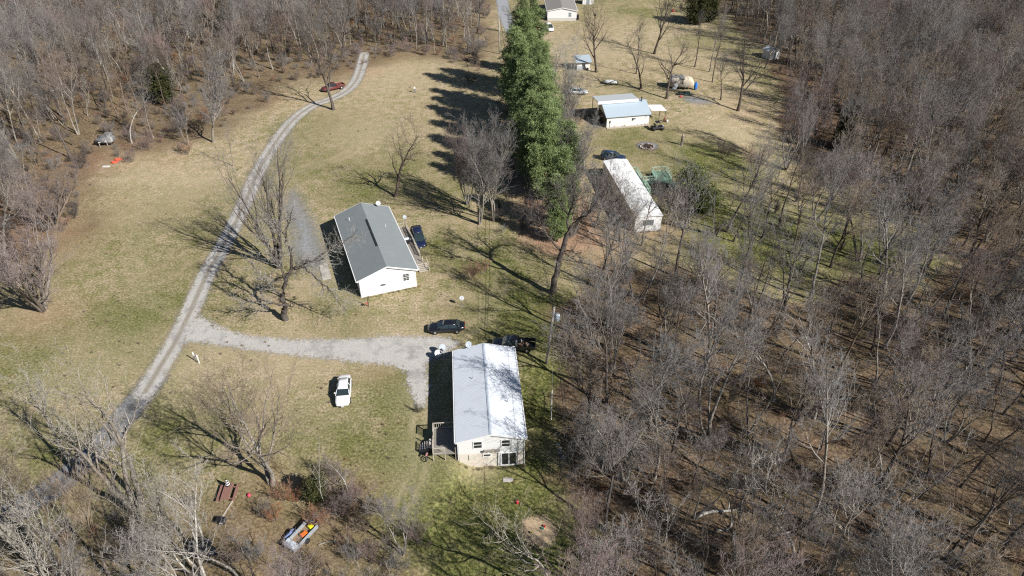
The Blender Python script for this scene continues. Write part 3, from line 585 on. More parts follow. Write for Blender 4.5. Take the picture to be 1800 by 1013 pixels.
# ---------------------------------------------------------------- single trees that the photo shows apart
pt = place_tree
HERO = [  # variant, px, py, height, rotation, label
 ('vase', 490, 470, 21, 20, 'tall dark many-stemmed bare tree whose long shadow crosses the lane'),
 ('gnarl', 503, 562, 1, 0, 'gnarled old tree with crooked pruned limbs beside the side drive'),
 ('leaner', 970, 515, .92, 8, 'big dark leaning tree with a long bare trunk just above the power pole'),
 ('syc', 843, 394, 20, 10, 'grey multi-stemmed tree beside its twin near the pines, the left one'),
 ('syc', 868, 388, 18, 150, 'grey multi-stemmed tree nearest the pines, the right one of the pair'),
 ('redbud', 822, 360, 15, 70, 'slimmer purple twigged tree in the pines\' shadow behind the pale barked pair'),
 ('sparse', 695, 346, 15, 30, 'sparse black crooked tree on the lawn behind the grey roofed house'),
 ('vase2', 586, 193, 20, 40, 'tall bare tree at the bend of the lane beside the red pickup'),
 ('fine', 375, 250, 18, 80, 'full fine twigged tree at the wood edge left of the lane bend'),
 ('w1', 270, 243, 15, 10, 'slim grey tree left of the fine twigged tree, beside the olive cedar'),
 ('w5', 232, 252, 12, 50, 'pale slender tree just right of the grey junk pile'),
 ('s3', 410, 292, 10.5, 10, 'small upright tree left of the lane with no other tree close by'),
 ('w8', 330, 255, 9, 10, 'short thin tree at the foot of the fine twigged tree'),
 ('bushy', 76, 545, 19, 25, 'massive many-stemmed bare tree standing in reddish leaves at the left edge'),
 ('round', 478, 850, 16, 110, 'broad bare tree in the lower lawn just above the picnic table'),
 ('open', 130, 836, 14, 60, 'wide low branching tree on the far bank of the dark lane'),
 ('forked', 243, 893, 20, 35, 'thick forked tree with a pale trunk right of the dark lane'),
 ('fan', 196, 1016, 13, 200, 'slender trunk topped by a fan of pinkish upright branches by the dark lane'),
 ('forked', 62, 985, 18, 250, 'thick pale forked tree in the bottom left corner right of the black pond'),
 ('syc2', 8, 1060, 17, 30, 'pale tree cut by the bottom left corner of the picture'),
 ('paleup', 352, 1012, 14, 300, 'pale grey multi-stemmed tree directly below the picnic table'),
 ('w5', 368, 1032, 14, 100, 'thin straight white stemmed tree at the bottom edge right of the pale grey one'),
 ('w5', 418, 1016, 12, 200, 'white barked slim tree leaning right at the bottom edge under the black bin'),
 ('s1', 573, 890, 9, 10, 'white stemmed sapling among brush right of the broad lower tree'),
 ('s1', 614, 886, 8, 120, 'second white stemmed sapling, at the edge of the lower lawn'),
 ('s1', 508, 1024, 7, 220, 'white sapling in front of the utility trailer'),
 ('w8', 708, 975, 9, 10, 'low grey twiggy tree on the lower lawn edge left of the wood chips'),
 ('syc2', 968, 1062, 14.5, 10, 'pale spreading tree in front of the round patch of wood chips'),
 ('vine', 1096, 842, 13.5, 30, 'tree smothered in drooping mauve vines at the wood edge right of the nearest house'),
 ('vase2', 1048, 127, 17, 100, 'bare dark tree right of the small open shed, a nest in its top'),
 ('w7', 1118, 130, 14, 10, 'thin dark tree between the nest tree and the camper, farther one'),
 ('sparse', 1128, 156, 14, 200, 'thin dark tree between the nest tree and the camper, nearer one'),
 ('vase2', 1150, 95, 18, 250, 'tall dark yard tree highest up on the far lawn'),
 ('sparse', 1172, 174, 15, 80, 'dark tree right in front of the camper'),
 ('w7', 1221, 118, 14, 40, 'single thin dark tree right of the camper roof'),
 ('w1', 1247, 126, 16, 90, 'thin dark tree second to the right of the camper'),
 ('w7', 1252, 145, 14, 190, 'thin dark tree third to the right of the camper'),
 ('w2', 1267, 176, 12, 290, 'thin dark tree fourth to the right of the camper beside the large one'),
 ('vase2', 1297, 195, 18.5, 330, 'large dark bare tree right of the camper with a wide shadow'),
 ('redbud', 1381, 299, 20, 20, 'tall pale vase shaped tree with reddish buds at the right wood edge'),
 ('wide', 1504, 202, 18, 45, 'huge spreading many-limbed tree standing in orange leaves in the right wood'),
 ('fine', 1345, 120, 13, 20, 'rounded tree beside the small white shed under the right wood'),
 ('w4', 1545, 462, 19, 20, 'leaning grey double stemmed tree at the end of the green strip'),
 ('w3', 1395, 432, 15, 60, 'slim brown tree rising from the green strip, left of centre'),
 ('w2', 1340, 418, 13, 160, 'dark curved tree on the green strip right of the long white mobile home'),
 ('w6', 1460, 470, 14, 260, 'dark crooked tree near the far end of the green strip'),
 ('w2', 1290, 425, 12, 30, 'dark tree below and right of the bright green bush'),
 ('w6', 1090, 425, 12, 30, 'tangled dark tree against the left wall of the long mobile home'),
 ('w1', 1128, 432, 13, 80, 'thin grey tree before the end wall of the long mobile home'),
 ('w3', 1170, 430, 12, 140, 'thin brown tree off the right corner of the long mobile home'),
 ('w8', 1045, 400, 13, 10, 'many-stemmed tree between the lowest pine and the long mobile home'),
 ('paleup', 990, 205, 18, 30, 'pale grey bare tree growing up through the middle pines'),
 ('syc', 996, 262, 18, 130, 'pale grey bare tree on the right flank of the pines'),
 ('w5', 1026, 298, 15, 230, 'pale slim tree on the right of the pines near the dark blue car'),
 ('syc', 1006, 350, 17, 330, 'pale slim tree on the right of the lower pines'),
 ('w5', 970, 150, 15, 30, 'pale slim tree rising in front of the top pines by the silver car'),
 ('w1', 1068, 575, 17, 30, 'tall grey tree at the wood edge right of the power pole transformer'),
 ('w2', 1052, 505, 17, 90, 'tall dark tree at the wood edge just right of the big leaning tree'),
 ('w8', 1078, 655, 16, 120, 'three stemmed tree at the wood edge right of the power pole base'),
 ('w2', 1066, 712, 17, 200, 'dark wood edge tree whose shadow crosses the pale metal roof'),
 ('w6', 1040, 790, 16, 10, 'crooked dark tree at the wood edge level with the sliding doors'),
 ('w2', 1062, 930, 15, 160, 'dark tree at the wood edge right of the wood chips'),
 ('w4', 1035, 1010, 15, 250, 'twin stemmed tree at the bottom edge right of the wood chips'),
 ('w8', 1085, 1090, 16, 50, 'tree crown rising from below the bottom edge right of the wood chips'),
 ('w3', 112, 965, 15, 20, 'thin brown tree between the thick corner tree and the fan topped one'),
 ('t5', 30, 900, 13, 120, 'pale thin tree on the left bank of the dark lane by the left frame edge'),
 ('t3', 290, 965, 13, 10, 'two stemmed thin tree left of the pale grey multi-stemmed tree at the bottom'),
 ('forked', 130, 1075, 16, 90, 'forked pale tree rising from below the bottom edge beside the corner tree'),
 ('t5', 255, 1050, 14, 200, 'slender pale tree at the bottom edge left of the pale grey multi-stemmed tree'),
 ('t4', 452, 1040, 12, 60, 'slender tan tree at the bottom edge below the box trailer'),
 ('syc', 972, 305, 16, 80, 'grey bare tree standing inside the lower pines'),
 ('w8', 1005, 415, 13, 210, 'small many-stemmed tree at the foot of the lower pines'),
 ('round', 12, 468, 17, 200, 'broad bare tree cut by the left frame edge above the massive many-stemmed one'),
 ('bushy', 96, 402, 14, 120, 'reddish twigged spreading tree on the left lawn edge behind the massive one'),
 ('fine', 22, 372, 15, 30, 'fine twigged rounded tree at the left frame edge by the wood'),
 ('w8', 900, 60, 9, 10, 'scrubby grey tree between the far road and the top pines'),
 ('w2', 888, 128, 10, 90, 'small dark tree at the head of the shaded hedgerow'),
]
for v, px, py, H, rz, lab in HERO: pt(v, P(px, py), H, rz, lab)
GP = 'tall green pines in the row between the two yards'
for k, (v, px, py, H) in enumerate([('pine1', 918, 172, 23), ('pine1', 936, 160, 22), ('pine2', 930, 205, 19), ('pine2', 950, 215, 18), ('pine1', 938, 245, 20), ('pine2', 955, 268, 18), ('pine1', 948, 300, 20),
        ('pine3', 972, 322, 16), ('pine1', 955, 352, 20), ('pine3', 985, 400, 15), ('pine3', 992, 350, 15), ('pine3', 980, 425, 10), ('pine2', 905, 195, 19), ('pine2', 915, 232, 20), ('pine2', 925, 290, 19), ('pine2', 911, 212, 19), ('pine2', 920, 260, 19), ('pine2', 933, 322, 18), ('pine3', 920, 128, 15), ('pine3', 1000, 300, 10)]):  # several left-side pines are added only to close gaps in the row's shadow
    lab = {0: 'tallest dark pine at the top left end of the pine row', 1: 'tall pine at the top right end of the row, below the parked van', 9: 'lower bushy pine at the near end of the row behind the big leaning tree',
           11: 'shortest pine at the very foot of the row', 18: 'pine highest up the row beside the far road'}.get(k, 'tall green pine packed in the middle of the row between the yards')
    pt(v, P(px, py), H, None, lab, GP, 'pine_tree')
pt('cedar', P(292, 182), 9.5, 10, 'olive brown cedar in the upper left wood', None, 'cedar_tree')
pt('cedar', P(1478, 262), 7.5, 70, 'dark green cedar at the right wood edge below the huge spreading tree', None, 'cedar_tree')
pt('holly', P(1213, 350), 6.4, 0, 'bright green leafy bush right of the green deck', None, 'evergreen_bush', 'bush')
pt('holly', P(1236, 372), 4.6, 130, 'smaller green leafy bush just below the bright green one', None, 'evergreen_bush', 'bush', sxy=1.2)
pt('cedar', P(1222, 42), 10, 130, 'dark evergreen at the corner of the far top lawn, left one', None, 'cedar_tree', sxy=1.3)
pt('cedar', P(1243, 38), 9, 230, 'dark evergreen at the corner of the far top lawn, right one', None, 'cedar_tree', sxy=1.3)
pt('cedar', P(560, 880), 4, 10, 'small olive evergreen behind the white stemmed sapling', None, 'cedar_tree')
pt('cedar', P(395, 55), 9, 10, 'dull cedar deep in the top left wood above the lane', None, 'cedar_tree')
pt('cedar', P(1610, 112), 8, 40, 'dull cedar deep in the far right wood', None, 'cedar_tree')
pt('cedar', P(1795, 40), 10, 140, 'dull cedar at the top right corner', None, 'cedar_tree')
for v, px, py, H, rz, lab in [
 ('b2', 828, 492, 3.4, 10, 'larger rust red shrub on the lawn right of the grey roofed house'), ('b2', 848, 482, 2.8, 90, 'rust red shrub right beside the larger rust red one'),
 ('b5', 1270, 279, 4.2, 10, 'rounded dark shrub on the far lawn right of the fire ring'), ('b2', 1322, 302, 6.0, 20, 'tall reddish tan shrub right of the rounded dark shrub'),
 ('b4', 232, 285, 3.2, 30, 'brown thicket beside the orange plastic sheet'), ('b2', 330, 272, 3.0, 80, 'low brown bush below the wood edge left of the lane'),
 ('b1', 322, 266, 2.6, 180, 'low tan bush touching the brown one below the wood edge'), ('b5', 735, 725, 1.4, 0, 'small dark twiggy bush at the end of the gravel left of the nearest house'),
 ('b3', 1160, 365, 4.5, 10, 'twiggy grey thicket against the right wall of the long mobile home'), ('b4', 1190, 375, 5, 60, 'mauve thicket below the green deck'),
 ('b3', 1190, 400, 4, 110, 'grey thicket under the bright green bush'), ('b4', 1245, 372, 4, 200, 'mauve thicket right of the bright green bush'),
 ('b4', 1070, 372, 4.5, 20, 'dark thicket along the left wall of the long mobile home'), ('b3', 1092, 398, 4, 20, 'grey thicket at the near left corner of the long mobile home'),
 ('b5', 915, 30, 4.0, 20, 'dark bush left of the top white house'), ('b5', 935, 18, 4.5, 90, 'larger dark bush against the shaded wall of the top white house'),
 ('b3', 830, 95, 6, 10, 'grey bush at the lower end of the verge by the far pole'), ('b5', 826, 150, 3, 10, 'small dark bush on the field above the pines\' shadow'),
 ('b4', 1420, 345, 6, 30, 'dense mauve thicket in shade behind the green strip'), ('b4', 1470, 330, 6.5, 130, 'dense grey thicket below the dark green cedar'),
 ('b3', 470, 180, 3, 10, 'low bush at the lane side of the upper left wood'), ('b3', 530, 945, 0.1, 0, ''),
]:
    if H > .5: pt(v, P(px, py), H, rz, lab, None, 'shrub', 'shrub')
for k, (px, py) in enumerate(((600, 905), (640, 935), (672, 905), (610, 960), (655, 985), (560, 1000), (700, 1000), (540, 860), (590, 850), (470, 905), (450, 985), (500, 880), (735, 955), (690, 1040), (590, 1045), (560, 925), (630, 880))):
    pt(('b4', 'b1', 'b3', 'b2')[k % 4], P(px, py), (3.4, 2.6, 3.0, 2.4)[k % 4]*RND.uniform(.8, 1.25), None, ('mauve twiggy thicket in the brush below the lower lawn', 'tan tangled shrub in the brush below the lower lawn', 'grey twiggy shrub in the brush below the lower lawn', 'rusty upright shrub in the brush below the lower lawn')[k % 4],
       ('mauve thickets in the lower brush', 'tan shrubs in the lower brush', 'grey shrubs in the lower brush', 'rusty shrubs in the lower brush')[k % 4], 'shrub', 'shrub')

# ---------------------------------------------------------------- woodland
def scatter(pl, x0, x1, y0, y1, step, jit=.42, seed=1):
    r = random.Random(seed); out = []
    ys = np.arange(y0, y1, step)
    for j, y in enumerate(ys):
        for x in np.arange(x0, x1, step):
            X = x+(step/2 if j % 2 else 0)+r.uniform(-jit, jit)*step; Y = y+r.uniform(-jit, jit)*step; out.append((X, Y))
    A = np.array(out); A = A[sdist(pl, A[:, 0], A[:, 1]) < -.5]
    return A
def inview(A, mx=22, my=34):
    out = []
    for x, y in A:
        zc = y*math.cos(TH)+CH*math.sin(TH)
        if abs(x) < 900/F*zc+mx and y > 24 and y < 290: out.append((x, y))
    return np.array(out)
hero_xy = [tuple(P(h[1], h[2])[:2]) for h in HERO]+[tuple(P(*q)[:2]) for q in ((960, 640), (955, 690), (402, 871), (402, 900), (400, 935), (531, 948), (528, 990), (352, 968), (430, 880), (1000, 700), (1123, 430), (1150, 430), (1213, 375), (1216, 400), (1222, 425), (1228, 450))]
TRK = np.array([tuple(P(*q)[:2]) for q in ((-160, 990), (0, 912), (60, 880), (110, 845), (170, 790), (225, 725), (270, 668))])
def clear(A, dmin=3.0):
    return np.array([p for p in A if min((p[0]-q[0])**2+(p[1]-q[1])**2 for q in hero_xy) > dmin*dmin])
A_r = clear(inview(scatter(poly(TREES_R), 0, 290, 8, 292, 4.05, seed=3)))
A_l = clear(inview(scatter(poly(TREES_L), -290, 5, 80, 292, 4.8, seed=4)))
A_s = clear(inview(scatter(poly([(1120, 455), (1190, 405), (1270, 372), (1330, 330), (1400, 330), (1500, 350), (1590, 395), (1640, 440), (1560, 478), (1440, 515), (1300, 505)]), 0, 200, 60, 150, 5.8, seed=15)), 2.5)
A_b = clear(inview(scatter(poly([(-400, 1500), (-400, 880), (20, 930), (120, 915), (190, 930), (330, 940), (350, 985), (480, 985), (520, 1010), (620, 1010), (700, 1030), (740, 1500)]), -90, 5, 20, 60, 5.2, seed=5)), 3.5)
WV = ['w1', 'w2', 'w3', 'w4', 'w5', 'w6', 'w7', 'w8']; TV = ['t1', 't2', 't3', 't4', 't5']
DESC = {'w1': 'slim grey bare tree with lavender twigs', 'w2': 'dark trunked bare tree with ascending limbs', 'w3': 'thin brown tree leaning a little with tan twigs', 'w4': 'twin stemmed bare tree with reddish twigs',
        'w5': 'pale barked thin tree', 'w6': 'dark crooked low branched bare tree', 'w7': 'near black high crowned bare tree', 'w8': 'three stemmed grey bare tree', 't1': 'slim black bare tree with short limbs', 't2': 'very slim dark tree with a small crown', 't3': 'slim grey tree forked low into two', 't4': 'short slender brown tree', 't5': 'pale twigged crooked slim tree'}
allp = []
for A, reg in ((A_r, 'r'), (A_l, 'l'), (A_s, 'r'), (A_b, 'b')):
    for x, y in A: allp.append((float(np.hypot(y, CH)), x, y, reg))
allp.sort()
def region(x, y, reg):
    if reg == 'b': return 'in the lower left brush', 'bare trees in the lower left brush'
    if reg == 'r':
        if y < 75: return 'in the near right wood', 'bare trees in the near right wood'
        if y < 120: return 'in the middle of the right wood', 'bare trees in the middle of the right wood'
        return 'in the far right wood', 'bare trees in the far right wood'
    if x < -62 and y < 165: return 'at the left wood edge', 'bare trees at the left edge'
    return 'in the upper left wood', 'bare trees in the upper left wood'
N_IND = 246
rest = []; n_in = 0
for d, x, y, reg in allp:
    zc = y*math.cos(TH)+CH*math.sin(TH); yc = -y*math.sin(TH)+CH*math.cos(TH)
    vis = abs(x) < 900/F*zc+4 and 506.5+F*yc/zc < 1150
    pick = RND.random(); v = WV[min(7, int((pick**1.15)*8))]; v = RND.choice(['w1', 'w2', 'w6']) if v == 'w5' and RND.random() < .62 else v
    if reg == 'l' and RND.random() < .3: v = 'w4' if RND.random() < .5 else 'w1'
    if (reg == 'r' and RND.random() < (.5 if y < 85 else .3)) or (reg == 'b' and RND.random() < .5) or (reg == 'l' and RND.random() < .2): v = RND.choice(TV)
    H = VAR[v]['H']*RND.uniform(.68, 1.02)*(.92 if reg == 'b' else 1.0)
    if reg == 'r': H *= 1.08
    if RND.random() < .2: v = RND.choice(['s1', 's2', 's3']); H = VAR[v]['H']*RND.uniform(.8, 1.15)
    p = Vector((x, y, float(hz(x, y))-.05)); rz = RND.uniform(0, 360)
    if vis and n_in < N_IND and (n_in < 150 or RND.random() < .8):
        n_in += 1; where, grp = region(x, y, reg)
        de = DESC.get(v, 'young thin stemmed sapling')
        pt(v, p, H, rz, de+' '+where, grp+', '+de, 'sapling' if v[0] == 's' else 'bare_tree', tilt=(RND.gauss(0, 4), RND.gauss(0, 4)), sxy=RND.uniform(.9, 1.25))
    else: rest.append((v, p, H/VAR[v]['H'], rz))
def scatter_stuff(name, label, cat, pts, keys):
    """one object whose points carry whole plants"""
    co = bpy.data.collections.new(name+'_kinds')
    for i, k in enumerate(keys):
        o = bpy.data.objects.new('%s_kind_%02d' % (name, i), VAR[k]['whole']); co.objects.link(o)
    me = bpy.data.meshes.new(name); me.from_pydata([tuple(p[1]) for p in pts], [], [])
    a = me.attributes.new('vi', 'INT', 'POINT'); a.data.foreach_set('value', [keys.index(p[0]) for p in pts])
    a = me.attributes.new('sc', 'FLOAT', 'POINT'); a.data.foreach_set('value', [float(p[2]) for p in pts])
    a = me.attributes.new('ro', 'FLOAT_VECTOR', 'POINT'); a.data.foreach_set('vector', [c for p in pts for c in (RND.gauss(0, .07), RND.gauss(0, .07), math.radians(p[3]))])
    o = bpy.data.objects.new(name, me); COL.objects.link(o); tag(o, label, cat, kind='stuff')
    g = bpy.data.node_groups.new(name, 'GeometryNodeTree'); g.interface.new_socket('Geometry', in_out='INPUT', socket_type='NodeSocketGeometry'); g.interface.new_socket('Geometry', in_out='OUTPUT', socket_type='NodeSocketGeometry')
    N = g.nodes.new; gi, go, ip, ci = N('NodeGroupInput'), N('NodeGroupOutput'), N('GeometryNodeInstanceOnPoints'), N('GeometryNodeCollectionInfo')
    ci.inputs['Collection'].default_value = co; ci.inputs['Separate Children'].default_value = True; ci.inputs['Reset Children'].default_value = True
    ip.inputs['Pick Instance'].default_value = True
    def attr(n, ty):
        a = N('GeometryNodeInputNamedAttribute'); a.data_type = ty; a.inputs['Name'].default_value = n; return a.outputs[0]
    L = g.links.new; L(gi.outputs[0], ip.inputs['Points']); L(ci.outputs[0], ip.inputs['Instance']); L(attr('vi', 'INT'), ip.inputs['Instance Index'])
    er = N('FunctionNodeEulerToRotation'); L(attr('ro', 'FLOAT_VECTOR'), er.inputs[0]); L(er.outputs[0], ip.inputs['Rotation']); L(attr('sc', 'FLOAT'), ip.inputs['Scale']); L(ip.outputs[0], go.inputs[0])
    md = o.modifiers.new('scatter', 'NODES'); md.node_group = g; return o
scatter_stuff('distant_woodland', 'mass of bare grey trees filling the woods behind the nearer ones', 'woodland', rest, WV+TV+['s1', 's2', 's3'])
# brush under the trees
ub = []; r_ = random.Random(9)
for A, den in ((inview(scatter(poly(LITTER[1]), 0, 290, 8, 270, 3.3, seed=6)), .62), (inview(scatter(poly(LITTER[0]), -290, 5, 75, 270, 3.3, seed=7)), .7), (inview(scatter(poly(LITTER[2]), -90, 5, 20, 62, 2.3, seed=8)), .8), (A_s, .9)):
    for x, y in A:
        if float(sline(TRK, np.array([x]), np.array([y]))[0]) < 3.2 or min((x-q[0])**2+(y-q[1])**2 for q in hero_xy[-16:]) < 9: continue
        if r_.random() < den*(.35+1.3*float(vnoise(np.array([x]), np.array([y]), 14, 3)[0])):
            k = r_.choice(['b1', 'b1', 'b2', 'b3', 'b4', 'b5']); ub.append((k, (x, y, float(hz(x, y))), r_.uniform(.35, 1.05), r_.uniform(0, 360)))
for i in range(60):
    p = P(r_.uniform(875, 1020), r_.uniform(140, 420)); ub.append((r_.choice(['b3', 'b5']), tuple(p), r_.uniform(.4, .9), r_.uniform(0, 360)))
scatter_stuff('underbrush', 'tangled brown and grey brush growing under the woods', 'brush', ub, ['b1', 'b2', 'b3', 'b4', 'b5'])
wd_ = []
for i in range(1500):
    p = P(r_.uniform(-40, 1500), r_.uniform(20, 1010)); q = float(vnoise(np.array([p.x]), np.array([p.y]), 9, 4)[0])
    if q > .45 and min(float(sdist(poly(z), np.array([p.x]), np.array([p.y]))[0]) for z in LITTER) > 1: wd_.append((r_.choice(['b1', 'b2']), tuple(p), r_.uniform(.07, .2), r_.uniform(0, 360)))
HOUSES = [(-2.5, 58, 9), (-22, 91, 12), (21, 110, 12), (25, 147, 8), (16, 236, 11)]
wd_ = [w_ for w_ in wd_ if all((w_[1][0]-x)**2+(w_[1][1]-y)**2 > q*q for x, y, q in HOUSES)]
for cx, cy, a_, W_, L_ in ((-6.0, 50.4, 4.8, 7.6, 15), (-22, 80.3, 20.5, 8.9, 20), (20.2, 98.8, 8.3, 4.7, 21.3), (20.5, 142.7, 11.4, 9.6, 6.6)):   # weeds along the walls
    ca, sa = math.cos(math.radians(a_)), math.sin(math.radians(a_))
    for i in range(46):
        u, v = r_.choice([(r_.uniform(0, W_), -.12), (-.1, r_.uniform(0, L_)), (W_+.1, r_.uniform(0, L_))]); x, y = cx+u*ca-v*sa, cy+u*sa+v*ca
        wd_.append((r_.choice(['b1', 'b2']), (x, y, float(hz(x, y))), r_.uniform(.08, .22), r_.uniform(0, 360)))
scatter_stuff('weeds', 'dry weeds and tufts standing in the lawns and along the house walls', 'weeds', wd_, ['b1', 'b2'])
# fallen logs
for k, (a, b_, r0, lab) in enumerate([((1226, 908), (1305, 890), .20, 'pale curved fallen log in the lower right wood, left one'), ((1288, 948), (1400, 932), .17, 'longest pale fallen log in the lower right wood'), ((1262, 935), (1292, 920), .12, 'short fallen log between the two long pale ones'),
        ((1340, 903), (1392, 905), .13, 'straight thin fallen log above the longest pale one'), ((1320, 1000), (1368, 970), .12, 'fallen log near the bottom edge of the right wood'), ((560, 954), (600, 956), .08, 'thin fallen branch right of the utility trailer'), ((1330, 852), (1352, 862), .12, 'pale broken log stub in the lower right wood'), ((58, 168), (130, 150), .14, 'pale fallen trunk in the upper left wood'), ((92, 28), (125, 22), .18, 'pale fallen trunk at the top left')]):
    A_, B_ = P(*a, r0), P(*b_, r0); m = MB(); n = 7; pts = []
    for i in range(n):
        p = A_.lerp(B_, i/(n-1)); p.z = float(hz(p.x, p.y))+r0*(.9+.25*math.sin(i*1.3+k)); q = (B_-A_).normalized(); p += Vector((-q.y, q.x, 0))*.22*math.sin(i*.9+k); pts.append(p-A_)
    m.tube(pts, [r0*(1-.55*i/(n-1)) for i in range(n)], 7)
    m.tube([pts[4], pts[4]+Vector((.2, .4, .3)), pts[4]+Vector((.3, 1.0, .5))], [r0*.4, r0*.3, r0*.1], 5)
    o = m.build('fallen_log', BK['pale'], smooth=True); o.location = A_; tag(o, lab, 'log')
# ---------------------------------------------------------------- buildings
WHITE = stripes('white_lap_siding', (.80, .80, .79), (.52, .52, .53), 2, .2, .10, .5, noise_amt=.05)
WALLW = mat('white_wall', (.80, .79, .77), .6, c2=(.70, .69, .66), dirt=(.62, .58, .52))
TRIM = mat('white_trim', (.82, .82, .82), .45)
GLASS = mat('window_glass', (.025, .03, .035), .08, c2=(.02, .022, .025), spec=.8)
BLOCK = stripes('tan_block', (.70, .64, .56), (.52, .47, .41), 2, .2, .10, .85, noise_amt=.12, dirt=(.42, .30, .20))
METW = stripes('white_metal_roof', (.66, .70, .75), (.50, .54, .60), 1, .23, .10, .38, noise_amt=.08, dirt=(.54, .56, .58))
RIDGE = mat('ridge_cap', (.50, .55, .62), .4)
SHGR = stripes('grey_shingles', (.215, .24, .245), (.16, .18, .187), 2, .055, .16, .9, noise_amt=.16, dirt=(.26, .28, .28))
SHGT = stripes('taupe_shingles', (.24, .225, .205), (.19, .18, .165), 2, .05, .16, .9, noise_amt=.16)
MOBR = mat('bright_roof_membrane', (.82, .82, .81), .5, c2=(.74, .74, .73), scale=.8, dirt=(.62, .62, .60))
BLUER = stripes('bluish_metal_roof', (.42, .50, .56), (.33, .40, .46), 0, .55, .08, .4, .1, noise_amt=.06, dirt=(.46, .53, .58))
GREYR = stripes('pale_grey_sheet_roof', (.52, .55, .56), (.42, .45, .46), 0, .6, .08, .45, .1, noise_amt=.08)
WOOD = stripes('weathered_planks', (.27, .245, .21), (.12, .11, .095), 0, .14, .12, .85, noise_amt=.25)
WOODL = mat('pale_weathered_wood', (.50, .45, .38), .8, c2=(.36, .32, .27), scale=6)
DARK = mat('dark_void', (.02, .02, .022), .8)
GREEN = mat('green_painted_wood', (.16, .29, .20), .7, c2=(.11, .21, .15), scale=4, dirt=(.25, .33, .26))
GREENL = mat('pale_green_wood', (.38, .52, .42), .7, c2=(.30, .43, .35), scale=4)
BLK = mat('black_plastic', (.018, .018, .02), .5); STEEL = mat('galvanised_steel', (.42, .44, .45), .42, .55, c2=(.34, .36, .37))
def gable(name, label, cat, o, rz, W, L, ze, zr, wallm, roofm, capm, base=-.1, ov=.28, ovg=.22, skirt=None, thick=.12, gut=True):
    """o = near left eave corner (x, y); local x along the gable end, local y along the ridge"""
    T = thing(name, label, cat, (o[0], o[1], 0), rz)
    x0, x1, y0, y1, m_ = ov, W-ov, ovg, L-ovg, W/2
    sl_ = (zr-ze)/m_; zw = ze+sl_*ov-.03; zt = zr-.05
    w = MB(); n = [(x0, y0, base), (x1, y0, base), (x1, y0, zw), (m_, y0, zt), (x0, y0, zw)]; f = [(x, y1, z) for x, _, z in n]
    w.add(n+f, [(0, 1, 2, 3, 4), (9, 8, 7, 6, 5), (0, 4, 9, 5), (1, 6, 7, 2)]); w.build('wall', wallm, T)
    r = MB()
    for s in (0, 1):
        e = 0 if s == 0 else W; g = 1 if s == 0 else -1
        a = [(e, 0, ze), (m_, 0, zr), (m_, L, zr), (e, L, ze)]
        r.hexa([*a, *[(p[0], p[1], p[2]+thick) for p in a]] if s == 0 else [a[1], a[0], a[3], a[2], *[(p[0], p[1], p[2]+thick) for p in (a[1], a[0], a[3], a[2])]])
    rf = r.build('roof', roofm, T)
    for y in (-.03, L+.03):   # barge boards
        tr = MB(); tr.bar((-.02, y, ze+.02), (m_, y, zr+.02), .05, .2); tr.bar((m_, y, zr+.02), (W+.02, y, ze+.02), .05, .2); tr.build('fascia', TRIM, T)
    if gut:
        for e in (-.075, W+.075):
            g = MB(); g.bar((e, 0, ze+.03), (e, L, ze+.03), .12, .11); g.build('gutter', TRIM, T)
    if capm:
        c = MB(); zt_ = zr+thick; k_ = .17
        for s in (-1, 1): c.hexa([(m_+min(0, s*k_), -.02, zt_+.004-(sl_*k_ if s < 0 else 0)), (m_+max(0, s*k_), -.02, zt_+.004-(sl_*k_ if s > 0 else 0)), (m_+max(0, s*k_), L+.02, zt_+.004-(sl_*k_ if s > 0 else 0)), (m_+min(0, s*k_), L+.02, zt_+.004-(sl_*k_ if s < 0 else 0)),
            (m_+min(0, s*k_), -.02, zt_+.035-(sl_*k_ if s < 0 else 0)), (m_+max(0, s*k_), -.02, zt_+.035-(sl_*k_ if s > 0 else 0)), (m_+max(0, s*k_), L+.02, zt_+.035-(sl_*k_ if s > 0 else 0)), (m_+min(0, s*k_), L+.02, zt_+.035-(sl_*k_ if s < 0 else 0))])
        c.build('ridge_cap', capm, rf)
    return T
def window(T, x, z, w, h, y=0.0, face='f', frame=None, mull=True, grid=False, pane=None, door=False):
    """window on the near gable wall (face f, plane y), or a side wall (face l or r, plane x=y)"""
    fr, gl = MB(), MB(); d = .05
    def bx(m, a0, a1, z0, z1, p0, p1):
        if face == 'f': m.box(a0, a1, y-p1, y-p0, z0, z1)
        elif face == 'r': m.box(y+p0, y+p1, a0, a1, z0, z1)
        else: m.box(y-p1, y-p0, a0, a1, z0, z1)
    t_ = .09
    bx(fr, x-t_, x, z-t_, z+h+t_, .0, d); bx(fr, x+w, x+w+t_, z-t_, z+h+t_, .0, d); bx(fr, x, x+w, z-t_, z, .0, d); bx(fr, x, x+w, z+h, z+h+t_, .0, d)
    if mull: bx(fr, x, x+w, z+h/2-.035, z+h/2+.035, .0, d*.8)
    if door: bx(fr, x+w/2-.05, x+w/2+.05, z, z+h, .0, d*.8)
    if grid:
        bx(fr, x+w/2-.02, x+w/2+.02, z, z+h, .0, d*.7)
        for q in (.25, .75): bx(fr, x, x+w, z+h*q-.02, z+h*q+.02, .0, d*.6)
    bx(gl, x, x+w, z, z+h, .005, .02)
    f = fr.build('sliding_door' if door else 'window', frame or TRIM, T); gl.build('pane', pane or GLASS, f); return f
def vent(T, x, z, w, h, y): m = MB(); m.box(x, x+w, y-.03, y, z, z+h); [m.box(x+.02, x+w-.02, y-.045, y-.03, z+h*k/4-.01, z+h*k/4+.01, 1) for k in (1, 2, 3)]; m.build('vent', [DARK, STEEL], T)

